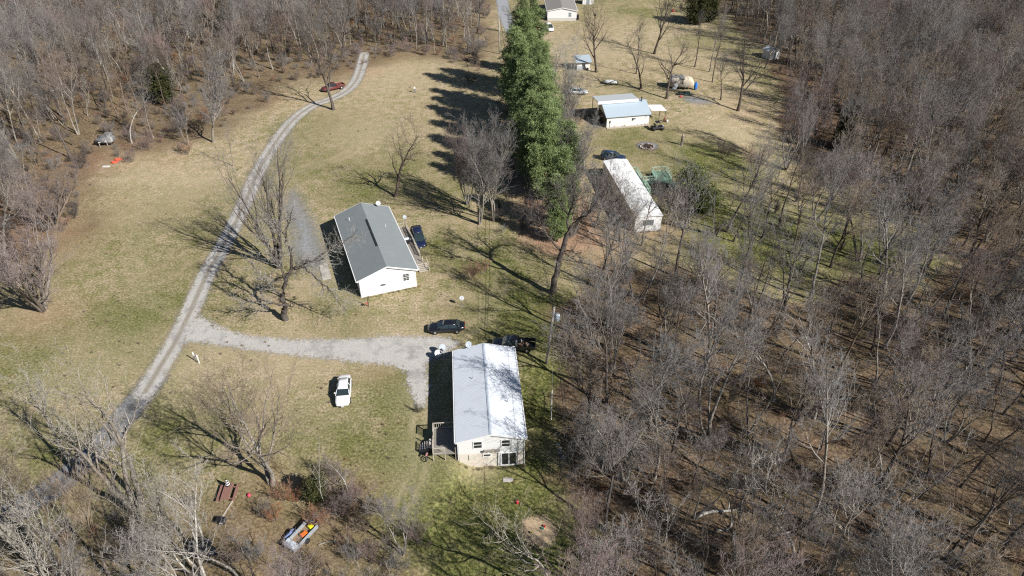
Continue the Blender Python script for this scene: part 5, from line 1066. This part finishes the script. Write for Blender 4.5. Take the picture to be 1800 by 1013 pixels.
# ---------------------------------------------------------------- vehicles
def paint(name, c, rough=.25): return mat(name, c, rough, c2=tuple(v*.95 for v in c), coat=.8, scale=.6, spec=.5)
CG = mat('car_glass', (.03, .045, .05), .05, c2=(.02, .03, .035), spec=.9); TYRE = mat('tyre_rubber', (.02, .02, .02), .85); RIMM = mat('alloy_rim', (.55, .56, .57), .3, .6)
LAMP = mat('lamp_lens', (.75, .76, .78), .1); TAIL = mat('tail_lens', (.35, .02, .02), .2); PLATE = mat('plate_white', (.7, .7, .7), .5)
def section(x, w, zb, zm, zt, wt):
    """car body cross section, 12 points, front is +x"""
    h = [(w*.80, zb), (w*.97, zb+.10), (w, zm*.6+zb*.4), (w*.985, zm), (wt, zt-.03), (wt*.7, zt)]
    return [(x, y, z) for y, z in h]+[(x, -y, z) for y, z in reversed(h)]
def car(kind, name, label, cat, px, py, head, pm, glass_white=False, **kw):
    T = thing(name, label, cat, P(px, py), head); T.scale = (1.04, 1.0, 1.0)
    S = dict(sedan=dict(L=4.85, w=.90, hood=.93, roof=1.44, wb=(1.48, -1.38), st=[(-2.42, .52, .86), (-2.3, .42, .98), (-1.75, .26, 1.02), (-.9, .22, .97), (.6, .22, .95), (1.1, .22, .92), (1.9, .26, .84), (2.3, .36, .70), (2.42, .46, .60)], cab=[(-1.78, 1.0), (-1.36, 1.38), (-.7, 1.44), (.05, 1.43), (.45, 1.32), (1.15, .93)]),
             van=dict(L=5.1, w=1.0, hood=1.12, roof=1.78, wb=(1.6, -1.5), st=[(-2.55, .5, 1.0), (-2.48, .4, 1.1), (-2.2, .26, 1.12), (-1, .24, 1.1), (.8, .24, 1.08), (1.4, .24, 1.06), (2.1, .28, .95), (2.45, .38, .80), (2.55, .46, .68)], cab=[(-2.45, 1.10), (-2.25, 1.70), (-1.5, 1.78), (.1, 1.76), (.65, 1.62), (1.55, 1.07)]),
             suv=dict(L=4.8, w=.95, hood=1.08, roof=1.72, wb=(1.48, -1.42), st=[(-2.4, .5, 1.0), (-2.33, .42, 1.06), (-2.0, .3, 1.08), (-1, .26, 1.06), (.7, .26, 1.05), (1.15, .26, 1.04), (1.95, .3, .96), (2.3, .4, .84), (2.4, .5, .72)], cab=[(-2.3, 1.06), (-2.0, 1.62), (-1.4, 1.70), (.1, 1.70), (.5, 1.58), (1.15, 1.05)]),
             pickup=dict(L=5.5, w=.97, hood=1.08, roof=1.78, wb=(1.75, -1.75), st=[(-2.75, .5, .55), (-2.7, .45, .62), (-2.0, .4, .62), (-.65, .36, .62), (-.6, .34, 1.10), (1.0, .34, 1.10), (1.4, .34, 1.08), (2.4, .38, 1.0), (2.7, .48, .8), (2.75, .5, .72)], cab=[(-.62, 1.10), (-.5, 1.68), (-.2, 1.76), (.55, 1.75), (.85, 1.62), (1.45, 1.08)]))[kind]
    w = S['w']; m = MB()
    secs = []
    for x, zb, zt in S['st']:
        tp = 1-.30*max(0, (abs(x)/(S['L']/2)-.66)/.34)**2.2; ww = w*tp; secs.append(section(x, ww, zb, zb+(zt-zb)*.62, zt, ww*.90))
    m.loft(secs); body = m.build('body', pm, T, True)
    # greenhouse
    c = MB(); cs = S['cab']; z0 = cs[0][1]; zr = S['roof']; ring = []
    for x, z in cs:
        f = (z-z0)/(zr-z0); ring.append([(x, w*.90*(1-.0*f), z0-.03), (x, (w*.90)*(1-.27*f), z), (x, -(w*.90)*(1-.27*f), z), (x, -(w*.90), z0-.03)])
    c.loft(ring, mf=lambda k, j: 0); gh = c.build('windows', CG, T, False)
    rp = MB(); R_s = [(x, z) for x, z in cs if z > zr-.12]; rr_ = []
    for i, (x, z) in enumerate(R_s):
        f = (z-z0)/(zr-z0); hw = w*.90*(1-.27*f)-.01; rr_.append([(x, hw, z-.05), (x, hw, z+.015), (x, hw*.6, z+.05), (x, -hw*.6, z+.05), (x, -hw, z+.015), (x, -hw, z-.05)])
    rp.loft(rr_)
    for s in (1, -1):   # pillars
        def pp_(x, z, e=.012): f = (z-z0)/(zr-z0); return (x, s*(w*.90*(1-.27*f)+e), z)
        rp.bar(pp_(cs[-1][0], z0), pp_(R_s[-1][0], R_s[-1][1]), .07, .05); rp.bar(pp_(cs[0][0], z0), pp_(R_s[0][0], R_s[0][1]), .12, .05)
        xm = (R_s[0][0]+R_s[-1][0])/2+.1; rp.bar(pp_(xm, z0), pp_(xm-.05, zr-.03), .06, .05)
        if kind in ('van', 'suv'): rp.bar(pp_(xm-1.1, z0), pp_(xm-1.1, zr-.03), .08, .05)
    rp.build('roof', pm, T, True)
    rW = .33 if kind != 'pickup' else .38
    for x in S['wb']:
        for s in (1, -1):
            t_ = MB(); t_.lathe([(rW*.55, -.11), (rW*.93, -.11), (rW, -.06), (rW, .06), (rW*.93, .11), (rW*.55, .11)], (x, s*(w-.09), rW), 18, M=Matrix.Rotation(math.pi/2, 3, 'X')); wh = t_.build('wheel', TYRE, T, True)
            r_2 = MB(); r_2.lathe([(0.001, .0), (rW*.2, .03), (rW*.6, .0), (rW*.62, -.05)], (x, s*(w-.09)+s*.09, rW), 14, M=Matrix.Rotation(-s*math.pi/2, 3, 'X')); r_2.build('rim', RIMM, wh, True)
            a_ = MB(); n = 10; V = []
            for k in range(n+1):
                q = math.pi*k/n; V += [(x+math.cos(q)*rW*1.16, s*(w+.004), rW+math.sin(q)*rW*1.16), (x+math.cos(q)*rW*.98, s*(w+.004), rW+math.sin(q)*rW*.98)]
            a_.add(V, [(2*k, 2*k+1, 2*k+3, 2*k+2) for k in range(n)]); a_.build('wheel_arch', TYRE, T)
    fx, fz = S['L']/2, (S['st'][-2][1]+S['st'][-2][2])/2+.06
    for s in (1, -1):
        h = MB(); h.hexa([(fx-.34, s*w*.70-.10, fz-.02), (fx-.08, s*w*.52-.12, fz-.02), (fx-.08, s*w*.52+.12, fz-.02), (fx-.34, s*w*.70+.08, fz-.02), (fx-.36, s*w*.70-.10, fz+.13), (fx-.16, s*w*.52-.12, fz+.12), (fx-.16, s*w*.52+.12, fz+.12), (fx-.36, s*w*.70+.08, fz+.13)]); h.build('headlight', LAMP, T, bev=.02)
        tz = S['st'][1][2]-.22; tz = tz if kind != 'pickup' else .85
        h = MB(); h.box(-fx-.015, -fx+.12, s*w*.56-.15, s*w*.56+.13, tz, tz+.16); h.build('taillight', TAIL, T, bev=.02)
        mr = MB(); mr.box(cs[-1][0]-.45, cs[-1][0]-.3, s*(w+.02)-.09, s*(w+.02)+.12, z0, z0+.14); mr.build('mirror', pm, T, bev=.03)
    g = MB(); g.box(fx-.10, fx-.015, -.38, .38, fz-.14, fz-.02); g.build('grille', BLK, T, bev=.02)
    g = MB(); g.box(fx-.02, fx+.02, -.16, .16, fz-.28, fz-.16); g.box(-fx-.03, -fx+.02, -.16, .16, .6, .72); g.build('licence_plate', PLATE, T)
    if kind == 'pickup':
        b_ = MB(); b_.box(-2.72, -.66, w*.88, w*.99, .6, 1.12); b_.box(-2.72, -.66, -w*.99, -w*.88, .6, 1.12); b_.box(-2.78, -2.70, -w*.96, w*.96, .6, 1.12); b_.box(-.68, -.62, -w*.9, w*.9, .6, 1.1); b_.build('cargo_bed', pm, T, bev=.02)
    return T
BLKP = paint('black_paint', (.012, .013, .016)); WHP = paint('white_paint', (.80, .80, .80)); NAVY = paint('navy_paint', (.012, .018, .05)); DBL = paint('dark_blue_paint', (.02, .035, .07))
SIL = paint('silver_paint', (.48, .49, .50)); REDP = paint('dull_red_paint', (.13, .025, .025), .5)
car('sedan', 'parked_car', 'black four-door sedan parked at the end of the side drive facing left', 'car', 785, 581, 183.5, BLKP)
car('sedan', 'parked_car', 'white sedan standing alone on the lower lawn facing the camera', 'car', 605, 693, 277.5, WHP)
car('van', 'parked_car', 'dark navy minivan next to the long side deck of the grey roofed house', 'minivan', 736, 425, 285, NAVY)
T = car('pickup', 'parked_car', 'black pickup truck with junk in its bed behind the nearest house', 'pickup truck', 903, 612, 176, BLKP)
base = T.location
for k, (x, y, sx, sy, sz, c, lab) in enumerate([(-1.1, .3, .35, .3, .3, (.36, .20, .11), 'brown cardboard box in the bed of the black pickup'), (-1.7, .2, .3, .35, .28, (.30, .22, .15), 'tan crumpled box rearmost in the bed of the black pickup'), (-.95, -.35, .15, .28, .3, (.6, .6, .6), 'white sack just behind the cab of the black pickup')]):
    q = Matrix.Rotation(math.radians(176), 3, 'Z') @ Vector((x, y, .62)); m = MB(); m.blob((0, 0, sz), sx, sy, sz, k, 8, 5, .22); o = m.build('cargo_bundle', mat('bundle%d' % k, c, .8), smooth=False); o.location = base+q; tag(o, lab, 'bundle')
car('suv', 'parked_car', 'dark blue car parked at the far end of the long mobile home', 'car', 1077, 281, -16, DBL)
car('sedan', 'parked_car', 'silver sedan half hidden behind the pines on the far lawn', 'car', 1015, 165, -4, SIL)
car('pickup', 'parked_car', 'dull red pickup truck at the bend of the lane in the wood edge', 'pickup truck', 586, 158, 215, REDP)
T = car('van', 'parked_car', 'white and blue van nosing past the top of the pines near the top house', 'van', 965, 53, 284, WHP)
# side-by-side buggy
T = thing('utility_buggy', 'small black side-by-side buggy in front of the white awning', 'buggy', P(1155, 228), 10)
m = MB(); m.loft([section(x, .68, .35, .6, z, .58) for x, z in ((-1.35, .75), (-1.2, .85), (-.3, .7), (.4, .72), (1.1, .85), (1.4, .62))]); m.build('body', BLK, T, True)
m = MB()
for s in (.55, -.55): m.tube([(.75, s, .75), (.35, s, 1.75), (-.6, s, 1.75), (-.85, s, .8)], .03, 6)
m.build('roll_cage', BLK, T, True); m = MB(); m.box(-.62, .4, -.58, .58, 1.76, 1.82); m.build('roof', BLK, T, bev=.02)
for s in (.3, -.3): m = MB(); m.box(-.55, -.05, s-.22, s+.22, .72, .9); m.box(-.65, -.5, s-.22, s+.22, .9, 1.35); m.build('seat', mat('seat_grey', (.09, .09, .1), .7), T, bev=.03)
m = MB(); m.box(1.1, 1.3, -.35, .35, .82, .92); m.build('rack', mat('buggy_white', (.6, .6, .6), .5), T)
for x in (-.95, .95):
    for s in (1, -1): m = MB(); m.lathe([(.12, -.13), (.28, -.13), (.31, 0), (.28, .13), (.12, .13), (.001, .1)], (x, s*.68, .31), 14, M=Matrix.Rotation(-s*math.pi/2, 3, 'X')); m.build('wheel', TYRE, T, True)
# motorbike at the deck steps
T = thing('motorbike', 'dark dirt bike with a pinkish seat leaning beside the small weathered deck', 'motorbike', h1(-3.1, 1.1, float(hz(*h1(-3.1, 1.1, 0)[:2]))), 78)
for x in (-.68, .68): m = MB(); m.lathe([(.24, -.04), (.3, -.05), (.33, 0), (.3, .05), (.24, .04)], (x, 0, .33), 18, M=Matrix.Rotation(math.pi/2, 3, 'X')); w_ = m.build('wheel', TYRE, T, True); m = MB(); [m.bar((x-.25*math.cos(a), 0, .33-.25*math.sin(a)), (x+.25*math.cos(a), 0, .33+.25*math.sin(a)), .015, .015) for a in (0, .8, 1.6, 2.4)]; m.build('spoke', STEEL, w_)
m = MB(); m.tube([(-.68, .06, .33), (-.25, .06, .5), (.1, .06, .45), (.35, 0, .9)], .03, 6); m.tube([(.68, .07, .33), (.42, .05, 1.05)], .025, 6); m.tube([(.68, -.07, .33), (.42, -.05, 1.05)], .025, 6); m.tube([(-.3, 0, .75), (-.2, 0, .45)], .03, 6); m.build('frame', STEEL, T, True)
m = MB(); m.blob((-.02, 0, .48), .24, .14, .2, 2, 8, 6, .1); m.build('engine', BLK, T, True); m = MB(); m.blob((.15, 0, .82), .28, .13, .15, 4, 10, 6, .05); m.build('tank', BLK, T, True)
m = MB(); m.box(-.7, -.05, -.1, .1, .78, .88); m.build('seat', mat('pink_seat', (.48, .22, .22), .6), T, bev=.04); m = MB(); m.tube([(.42, -.36, 1.1), (.4, 0, 1.04), (.42, .36, 1.1)], .018, 6); m.build('handlebar', BLK, T, True)
# ---------------------------------------------------------------- small things
T = thing('sign_post', 'empty white two-post sign frame at the fork of the lane', 'sign frame', P(343, 634), -35)
for x in (0, .85): m = MB(); m.box(x-.07, x+.07, -.07, .07, -.1, 1.35); m.build('post', TRIM, T)
m = MB(); m.box(-.07, .92, -.04, .04, .95, 1.05); m.build('crossbar', TRIM, T)
T = thing('bird_house', 'dark post with a red box at the left corner of the grey roofed house', 'post box', P(648, 539), 10)
m = MB(); m.box(-.05, .05, -.05, .05, -.1, 1.4); m.build('post', mat('dark_post', (.08, .06, .05), .8), T); m = MB(); m.box(-.45, -.06, -.12, .12, .45, .75); m.build('box', mat('brick_red', (.42, .15, .12), .7), T, bev=.02)
T = thing('garden_post', 'grey square post with a pale cap on the far lawn right of the fire ring', 'post', P(1198, 255), 0)
m = MB(); m.lathe([(.001, 0), (.34, 0), (.28, .3), (.27, 1.8), (.2, 2.0), (.001, 2.05)], (0, 0, 0), 9); m.build('stump', mat('stump_grey', (.22, .18, .145), .9), T); m = MB(); m.lathe([(.001, 2.06), (.2, 2.06), (.16, 2.3), (.001, 2.36)], (0, 0, 0), 9); m.build('cap', WOODL, T)
T = thing('fire_ring', 'ring of pale stones and burnt branches on the far lawn', 'fire ring', P(1137, 259), 0)
for k in range(17):
    a = 2*math.pi*k/17; m = MB(); m.blob((1.35*math.cos(a), 1.35*math.sin(a), .14), RND.uniform(.14, .3), RND.uniform(.14, .26), RND.uniform(.12, .24), k, 7, 5, .25)
    m.build('stone', mat('pink_stone', (.52, .44, .39), .9) if RND.random() < .5 else mat('brown_stone', (.27, .19, .14), .9), T)
m = MB(); [m.bar((RND.uniform(-1, 1), RND.uniform(-1, 1), .05), (RND.uniform(-1, 1), RND.uniform(-1, 1), RND.uniform(.2, .5)), .07, .07) for _ in range(22)]; m.build('burnt_wood', mat('charred', (.05, .035, .03), .9, c2=(.14, .08, .05)), T)
for i, (px, py) in enumerate(((981, 783), (984, 790), (985, 797), (989, 806))):
    m = MB(); m.blob((0, 0, .08), .26, .2, .14, 30+i, 8, 5, .2); o = m.build('stepping_stone', mat('stone_pale', (.42, .40, .36), .9)); o.location = P(px, py); tag(o, 'pale stone in the short row beside the wood edge right of the nearest house', 'stone', 'row of pale stones')
m = MB(); m.box(-.55, .55, -.28, .28, -.05, .07); o = m.build('paving_slab', mat('slab_pale', (.44, .42, .40), .9), bev=.03); o.location = P(893, 844); tag(o, 'small grey slab in the grass below the sliding doors', 'slab')
# lower left: picnic table, striped object, bin, trailer
T = thing('picnic_table', 'red-brown picnic table under the broad lower tree', 'picnic table', P(402, 871), 4)
RB = stripes('redwood_planks', (.27, .14, .11), (.12, .06, .05), 0, .15, .1, .75, noise_amt=.2)
m = MB(); [m.box(-.42+k*.17, -.42+k*.17+.155, -1.05, 1.05, .72, .77) for k in range(5)]; m.build('table_top', RB, T)
for s in (-1, 1): m = MB(); m.box(s*.82-.14, s*.82+.14, -1.05, 1.05, .43, .47); m.build('bench', RB, T)
for y_ in (-.75, .75): m = MB(); m.bar((-.75, y_, 0), (-.25, y_, .72), .06, .1); m.bar((.75, y_, 0), (.25, y_, .72), .06, .1); m.bar((-.9, y_, .40), (.9, y_, .40), .05, .1); m.build('leg', RB, T)
T = thing('striped_cone', 'black and white striped cone shaped ornament standing on the picnic table', 'ornament', P(402, 871)+Vector((-.15, .75, .775)), 0)
for k in range(7):
    r0, r1 = .30*(1-k/8.2), .30*(1-(k+1)/8.2); m = MB(); m.lathe([(.001, k*.13), (r0, k*.13), (r1, k*.13+.13), (.001, k*.13+.13)], (0, 0, 0), 12); m.build('band', TRIM if k % 2 else BLK, T, True)
T = thing('storage_bin', 'black plastic bin with a white mark below the picnic table', 'bin', P(390, 919), -5)
m = MB(); m.loft([[(-.42*s, -.28*s, z), (.42*s, -.28*s, z), (.42*s, .28*s, z), (-.42*s, .28*s, z)] for s, z in ((.85, 0), (1, .5), (1.06, .5), (1.06, .56))]); m.build('tub', BLK, T, bev=.02); m = MB(); m.box(-.46, .46, -.31, .31, .565, .62); m.build('lid', BLK, T, bev=.03); m = MB(); m.box(-.05, .3, -.325, -.315, .30, .40); m.build('mark', TRIM, T)
m = MB(); m.bar((0, 0, .04), (-.6, -2.9, .04), .14, .05); o = m.build('timber_plank', WOODL); o.location = P(415, 872); tag(o, 'pale plank lying on the ground right of the picnic table', 'plank')
m = MB(); m.blob((0, 0, .14), .2, .2, .16, 7, 10, 6, .1); o = m.build('toy_ball', mat('pink_plastic', (.80, .06, .13), .5), smooth=True); o.location = P(438, 872); tag(o, 'bright pink toy on the leaves right of the picnic table', 'toy')
T = thing('utility_trailer', 'narrow metal box trailer with junk in it, tilted among the brush at the bottom', 'trailer', P(531, 948), 60)
GM = mat('trailer_steel', (.44, .49, .54), .45, .3, dirt=(.30, .32, .34))
m = MB(); m.box(-1.6, 1.6, -.62, .62, .32, .38); m.build('floor', mat('plywood', (.28, .19, .11), .85, c2=(.18, .12, .07)), T)
m = MB(); m.box(-1.6, 1.6, -.68, -.62, .3, .85); m.box(-1.6, 1.6, .62, .68, .3, .85); m.box(1.6, 1.66, -.68, .68, .3, .85); m.box(-1.66, -1.6, -.68, .68, .3, .75); m.build('side_panel', GM, T)
m = MB(); m.box(-1.7, -.95, -.7, .7, .80, .90); m.build('cover_plate', mat('pale_blue_sheet', (.56, .62, .68), .5), T)
for s in (1, -1): m = MB(); m.lathe([(.1, -.09), (.27, -.09), (.3, 0), (.27, .09), (.1, .09), (.001, .07)], (0, s*.82, .3), 14, M=Matrix.Rotation(-s*math.pi/2, 3, 'X')); m.build('wheel', TYRE, T, True)
m = MB(); m.bar((1.66, .4, .35), (2.6, 0, .35), .07, .07); m.bar((1.66, -.4, .35), (2.6, 0, .35), .07, .07); m.build('tow_bar', GM, T)
tq = Matrix.Rotation(math.radians(60), 3, 'Z'); tb = P(531, 948)
for nm, x, y_, z, c, sx, sy, sz, lab in (('crate', 1.25, -.1, .5, (.75, .70, .02), .23, .23, .17, 'yellow crate at the upper end of the box trailer'), ('fuel_can', .25, -.15, .5, (.78, .17, .02), .34, .2, .17, 'orange plastic can in the middle of the box trailer')):
    m = MB(); m.box(-sx, sx, -sy, sy, -.1, sz*2-.1); m.box(-sx*.5, sx*.5, -sy*1.08, sy*1.08, sz*.6, sz*.9); o = m.build(nm, mat(nm+'_col', c, .5), bev=.04); o.location = tb+tq@Vector((x, y_, z)); o.rotation_euler = (0, 0, math.radians(48)); tag(o, lab, nm.replace('_', ' '))
o = MB(); o.blob((0, 0, .3), .75, .32, .32, 12, 12, 7, .25); o = o.build('blue_tarp_roll', mat('tarp_blue', (.10, .17, .42), .55, c2=(.35, .42, .58), scale=2.5), smooth=True); o.location = P(511, 944); o.rotation_euler = (0, 0, 1.0); tag(o, 'crumpled blue tarpaulin against the left side of the box trailer', 'tarpaulin')
o = MB(); o.blob((0, 0, .35), 1.5, 1.1, .5, 22, 16, 9, .32); o = o.build('black_tarp_heap', mat('heap_black', (.014, .015, .018), .35, c2=(.03, .035, .045), scale=3), smooth=True); o.location = P(352, 968); tag(o, 'shiny black tarpaulin heap under the pale grey tree at the bottom', 'tarpaulin')
o = MB(); o.blob((0, 0, .12), .2, .26, .16, 2, 8, 6, .2); o = o.build('red_toy', mat('red_toy_col', (.62, .02, .04), .45), smooth=True); o.location = P(909, 884); tag(o, 'red toy on the green grass above the round patch of wood chips', 'toy')
for nm, px, py, c, lab in (('toy_bucket', 957, 927, (.70, .05, .06), 'red toy bucket on the wood chips'), ('toy_scoop', 954, 931, (.05, .33, .22), 'green toy scoop beside the red bucket on the wood chips'), ('toy_cup', 934, 938, (.80, .68, .20), 'yellow toy cup at the left of the wood chips')):
    m = MB(); m.lathe([(.001, 0), (.09, 0), (.13, .22), (.11, .22), (.08, .03)], (0, 0, 0), 10); m.tube([(-.12, 0, .2), (0, 0, .33), (.12, 0, .2)], .012, 4); o = m.build(nm, mat(nm+'_c', c, .5), smooth=True); o.location = P(px, py, 0)+Vector((0, 0, .02)); tag(o, lab, 'toy')
# left lawn: junk pile, orange sheet
T = thing('junk_pile', 'pile of grey covered furniture and sheets at the edge of the upper left wood', 'junk pile', P(188, 254), 20)
JG = mat('junk_grey', (.17, .165, .165), .7, c2=(.07, .07, .072), scale=2.5, dirt=(.42, .41, .40)); m = MB(); m.blob((0, 0, 1.1), 1.9, 1.3, .75, 8, 14, 8, .25); m.build('grey_cover', JG, T, True)
m = MB(); m.blob((.7, .5, 1.8), .9, .7, .5, 9, 10, 6, .3); m.build('bundle', JG, T, False); m = MB(); m.box(-1.2, .4, -1.25, -.2, .98, 1.06); m.build('table_top', mat('pale_sheet', (.62, .61, .60), .6), T)
for x, y_ in ((-1.1, -1.1), (.3, -1.1), (-1.5, .6)): m = MB(); m.box(x-.06, x+.06, y_-.06, y_+.06, -.1, 1.0); m.build('leg', mat('leg_grey', (.35, .33, .32), .6), T)
for k, (px, py, s) in enumerate(((209, 281, .8), (201, 286, .75))): o = MB(); o.blob((0, 0, .1), s, s*.6, .22, 40+k, 12, 7, .25); o = o.build('orange_sheet', mat('orange_plastic', (.80, .13, .07), .5), smooth=True); o.location = P(px, py); tag(o, ('rear' if k == 0 else 'front')+' lump of bright orange plastic sheet at the left lawn edge', 'plastic sheet')
m = MB(); m.box(-.7, .7, -.35, .35, 0, .05); o = m.build('white_board', mat('board_white', (.66, .66, .62), .7)); o.location = P(187, 293); tag(o, 'flat pale board lying in front of the orange sheets', 'board')
# covered boat on the far lawn
T = thing('covered_boat', 'small boat under a pale cover on the far lawn left of the camper', 'boat', P(1073, 148), -12)
m = MB(); m.loft([[(x, -w_, .35), (x, -w_*1.1, .7), (x, 0, zt), (x, w_*1.1, .7), (x, w_, .35), (x, 0, .15)] for x, w_, zt in ((-1.7, .55, .9), (-.8, .7, 1.05), (.4, .7, 1.1), (1.3, .45, .95), (1.9, .08, .8))]); m.build('cover', mat('cover_pale', (.62, .64, .63), .6, dirt=(.5, .48, .45)), T, True)
m = MB(); m.tube([(-.6, -.5, .25), (-.6, -.65, .25)], .25, 10); m.tube([(-.6, .5, .25), (-.6, .65, .25)], .25, 10); m.build('trailer_wheel', TYRE, T)
o = MB(); o.blob((0, 0, .4), .5, .45, .45, 17, 10, 6, .2); o = o.build('red_mower', mat('mower_red', (.60, .09, .08), .5), smooth=True); o.location = P(1183, 21); tag(o, 'small red garden machine by the dark hedge on the far top lawn', 'mower')
pt('b5', P(1170, 17), 3.0, 10, 'dark low hedge bush left of the red machine on the top lawn', None, 'shrub', 'shrub'); pt('b5', P(1195, 22), 3.4, 90, 'dark low hedge bush right of the red machine on the top lawn', None, 'shrub', 'shrub')
# nest in the tree by the shed
o = MB(); o.blob((0, 0, 0), .4, .4, .3, 9, 9, 6, .3); o = o.build('nest', BK['dark']); nt_ = [q for q in COL.objects if 'a nest in its top' in q.get('label', '')][0]
tv = max(VAR['vase2']['trunk'].vertices, key=lambda v: v.co.z).co; o.location = nt_.location+Matrix.Rotation(nt_.rotation_euler.z, 3, 'Z')@(Vector(tv)*nt_.scale.z)-Vector((0, 0, .35)); tag(o, 'ball shaped twig nest high in the bare tree by the small shed', 'nest')

# ---------------------------------------------------------------- the person on the lawn
def person(loc, rz):
    T = thing('person', 'person in a pale shirt and blue jeans standing at the tip of the pines\' shadow', 'person', loc, rz)
    J = [(0, 0, .95), (0, 0, 1.12), (0, 0, 1.32), (0, 0, 1.45), (0, -.01, 1.55), (0, -.015, 1.63), (0, -.01, 1.74)]; E = [(i, i+1) for i in range(6)]; R = [.155, .135, .16, .10, .055, .088, .078]
    def chain(st, pts, rad):
        p = st
        for q, r in zip(pts, rad): J.append(q); R.append(r); E.append((p, len(J)-1)); p = len(J)-1
        return p
    hands = []
    for s in (1, -1):
        chain(0, [(s*.10, 0, .88), (s*.12, -.02, .50), (s*.13, .02, .09), (s*.14, -.10, .04), (s*.145, -.17, .03)], [.10, .062, .045, .042, .03])
        h = chain(2, [(s*.19, 0, 1.40), (s*.25, .02, 1.14), (s*.24, -.10, .92), (s*.235, -.14, .86)], [.062, .047, .034, .03])
        for f in range(4): chain(h, [(s*(.235-.0), -.16+.022*f, .825), (s*.232, -.165+.022*f, .785-.006*abs(f-1.3)), (s*.225, -.155+.022*f, .755-.008*abs(f-1.3))], [.009, .0085, .007])
        chain(h, [(s*.215, -.175, .845), (s*.205, -.19, .815)], [.010, .008])
    me = bpy.data.meshes.new('body'); me.from_pydata(J, E, []); o = bpy.data.objects.new('body', me); COL.objects.link(o); o.parent = T
    md = o.modifiers.new('skin', 'SKIN'); md.use_smooth_shade = True
    for k, r in enumerate(R): me.skin_vertices[0].data[k].radius = (r, r*(.72 if k in (0, 1, 2) else 1))
    me.skin_vertices[0].data[0].use_root = True; o.modifiers.new('sub', 'SUBSURF').levels = 1; o.modifiers['sub'].render_levels = 2
    m = bpy.data.materials.new('skin_and_clothes'); t, b = nodes(m); s_ = t.nodes.new('ShaderNodeSeparateXYZ'); t.links.new(obco(t), s_.inputs[0])
    c = ramp(t, math_(t, 'DIVIDE', s_.outputs[2], 2.0), [(0, (.03, .03, .03)), (.035, (.09, .13, .24)), (.485, (.70, .67, .60)), (.745, (.48, .30, .22))])
    c.node.color_ramp.interpolation = 'CONSTANT'; ax = math_(t, 'ABSOLUTE', s_.outputs[0]); hand = math_(t, 'MULTIPLY', math_(t, 'GREATER_THAN', ax, .195), math_(t, 'LESS_THAN', s_.outputs[2], 1.02))
    t.links.new(mixc(t, hand, c, (.48, .30, .22)), b.inputs['Base Color']); b.inputs['Roughness'].default_value = .8; me.materials.append(m)
    m = MB(); m.lathe([(.001, .11), (.06, .10), (.095, .05), (.10, 0), (.09, -.05), (.001, -.02)], (0, .02, 1.715), 12); m.build('hair', mat('brown_hair', (.07, .045, .03), .8), T, True)
    f = MB(); f.blob((0, -.105, 1.655), .012, .02, .022, 1, 6, 4, 0); [f.blob((s*.033, -.088, 1.68), .012, .008, .008, 1, 6, 4, 0, 1) for s in (1, -1)]; f.blob((0, -.092, 1.605), .025, .008, .006, 1, 6, 4, 0, 2); [f.blob((s*.092, 0, 1.66), .012, .02, .03, 1, 6, 4, 0) for s in (1, -1)]
    f.build('face', [mat('skin_tone', (.48, .30, .22), .6), mat('eye_dark', (.03, .02, .02), .3), mat('lip', (.35, .14, .12), .5)], T, True)
person(P(729, 163), 25)
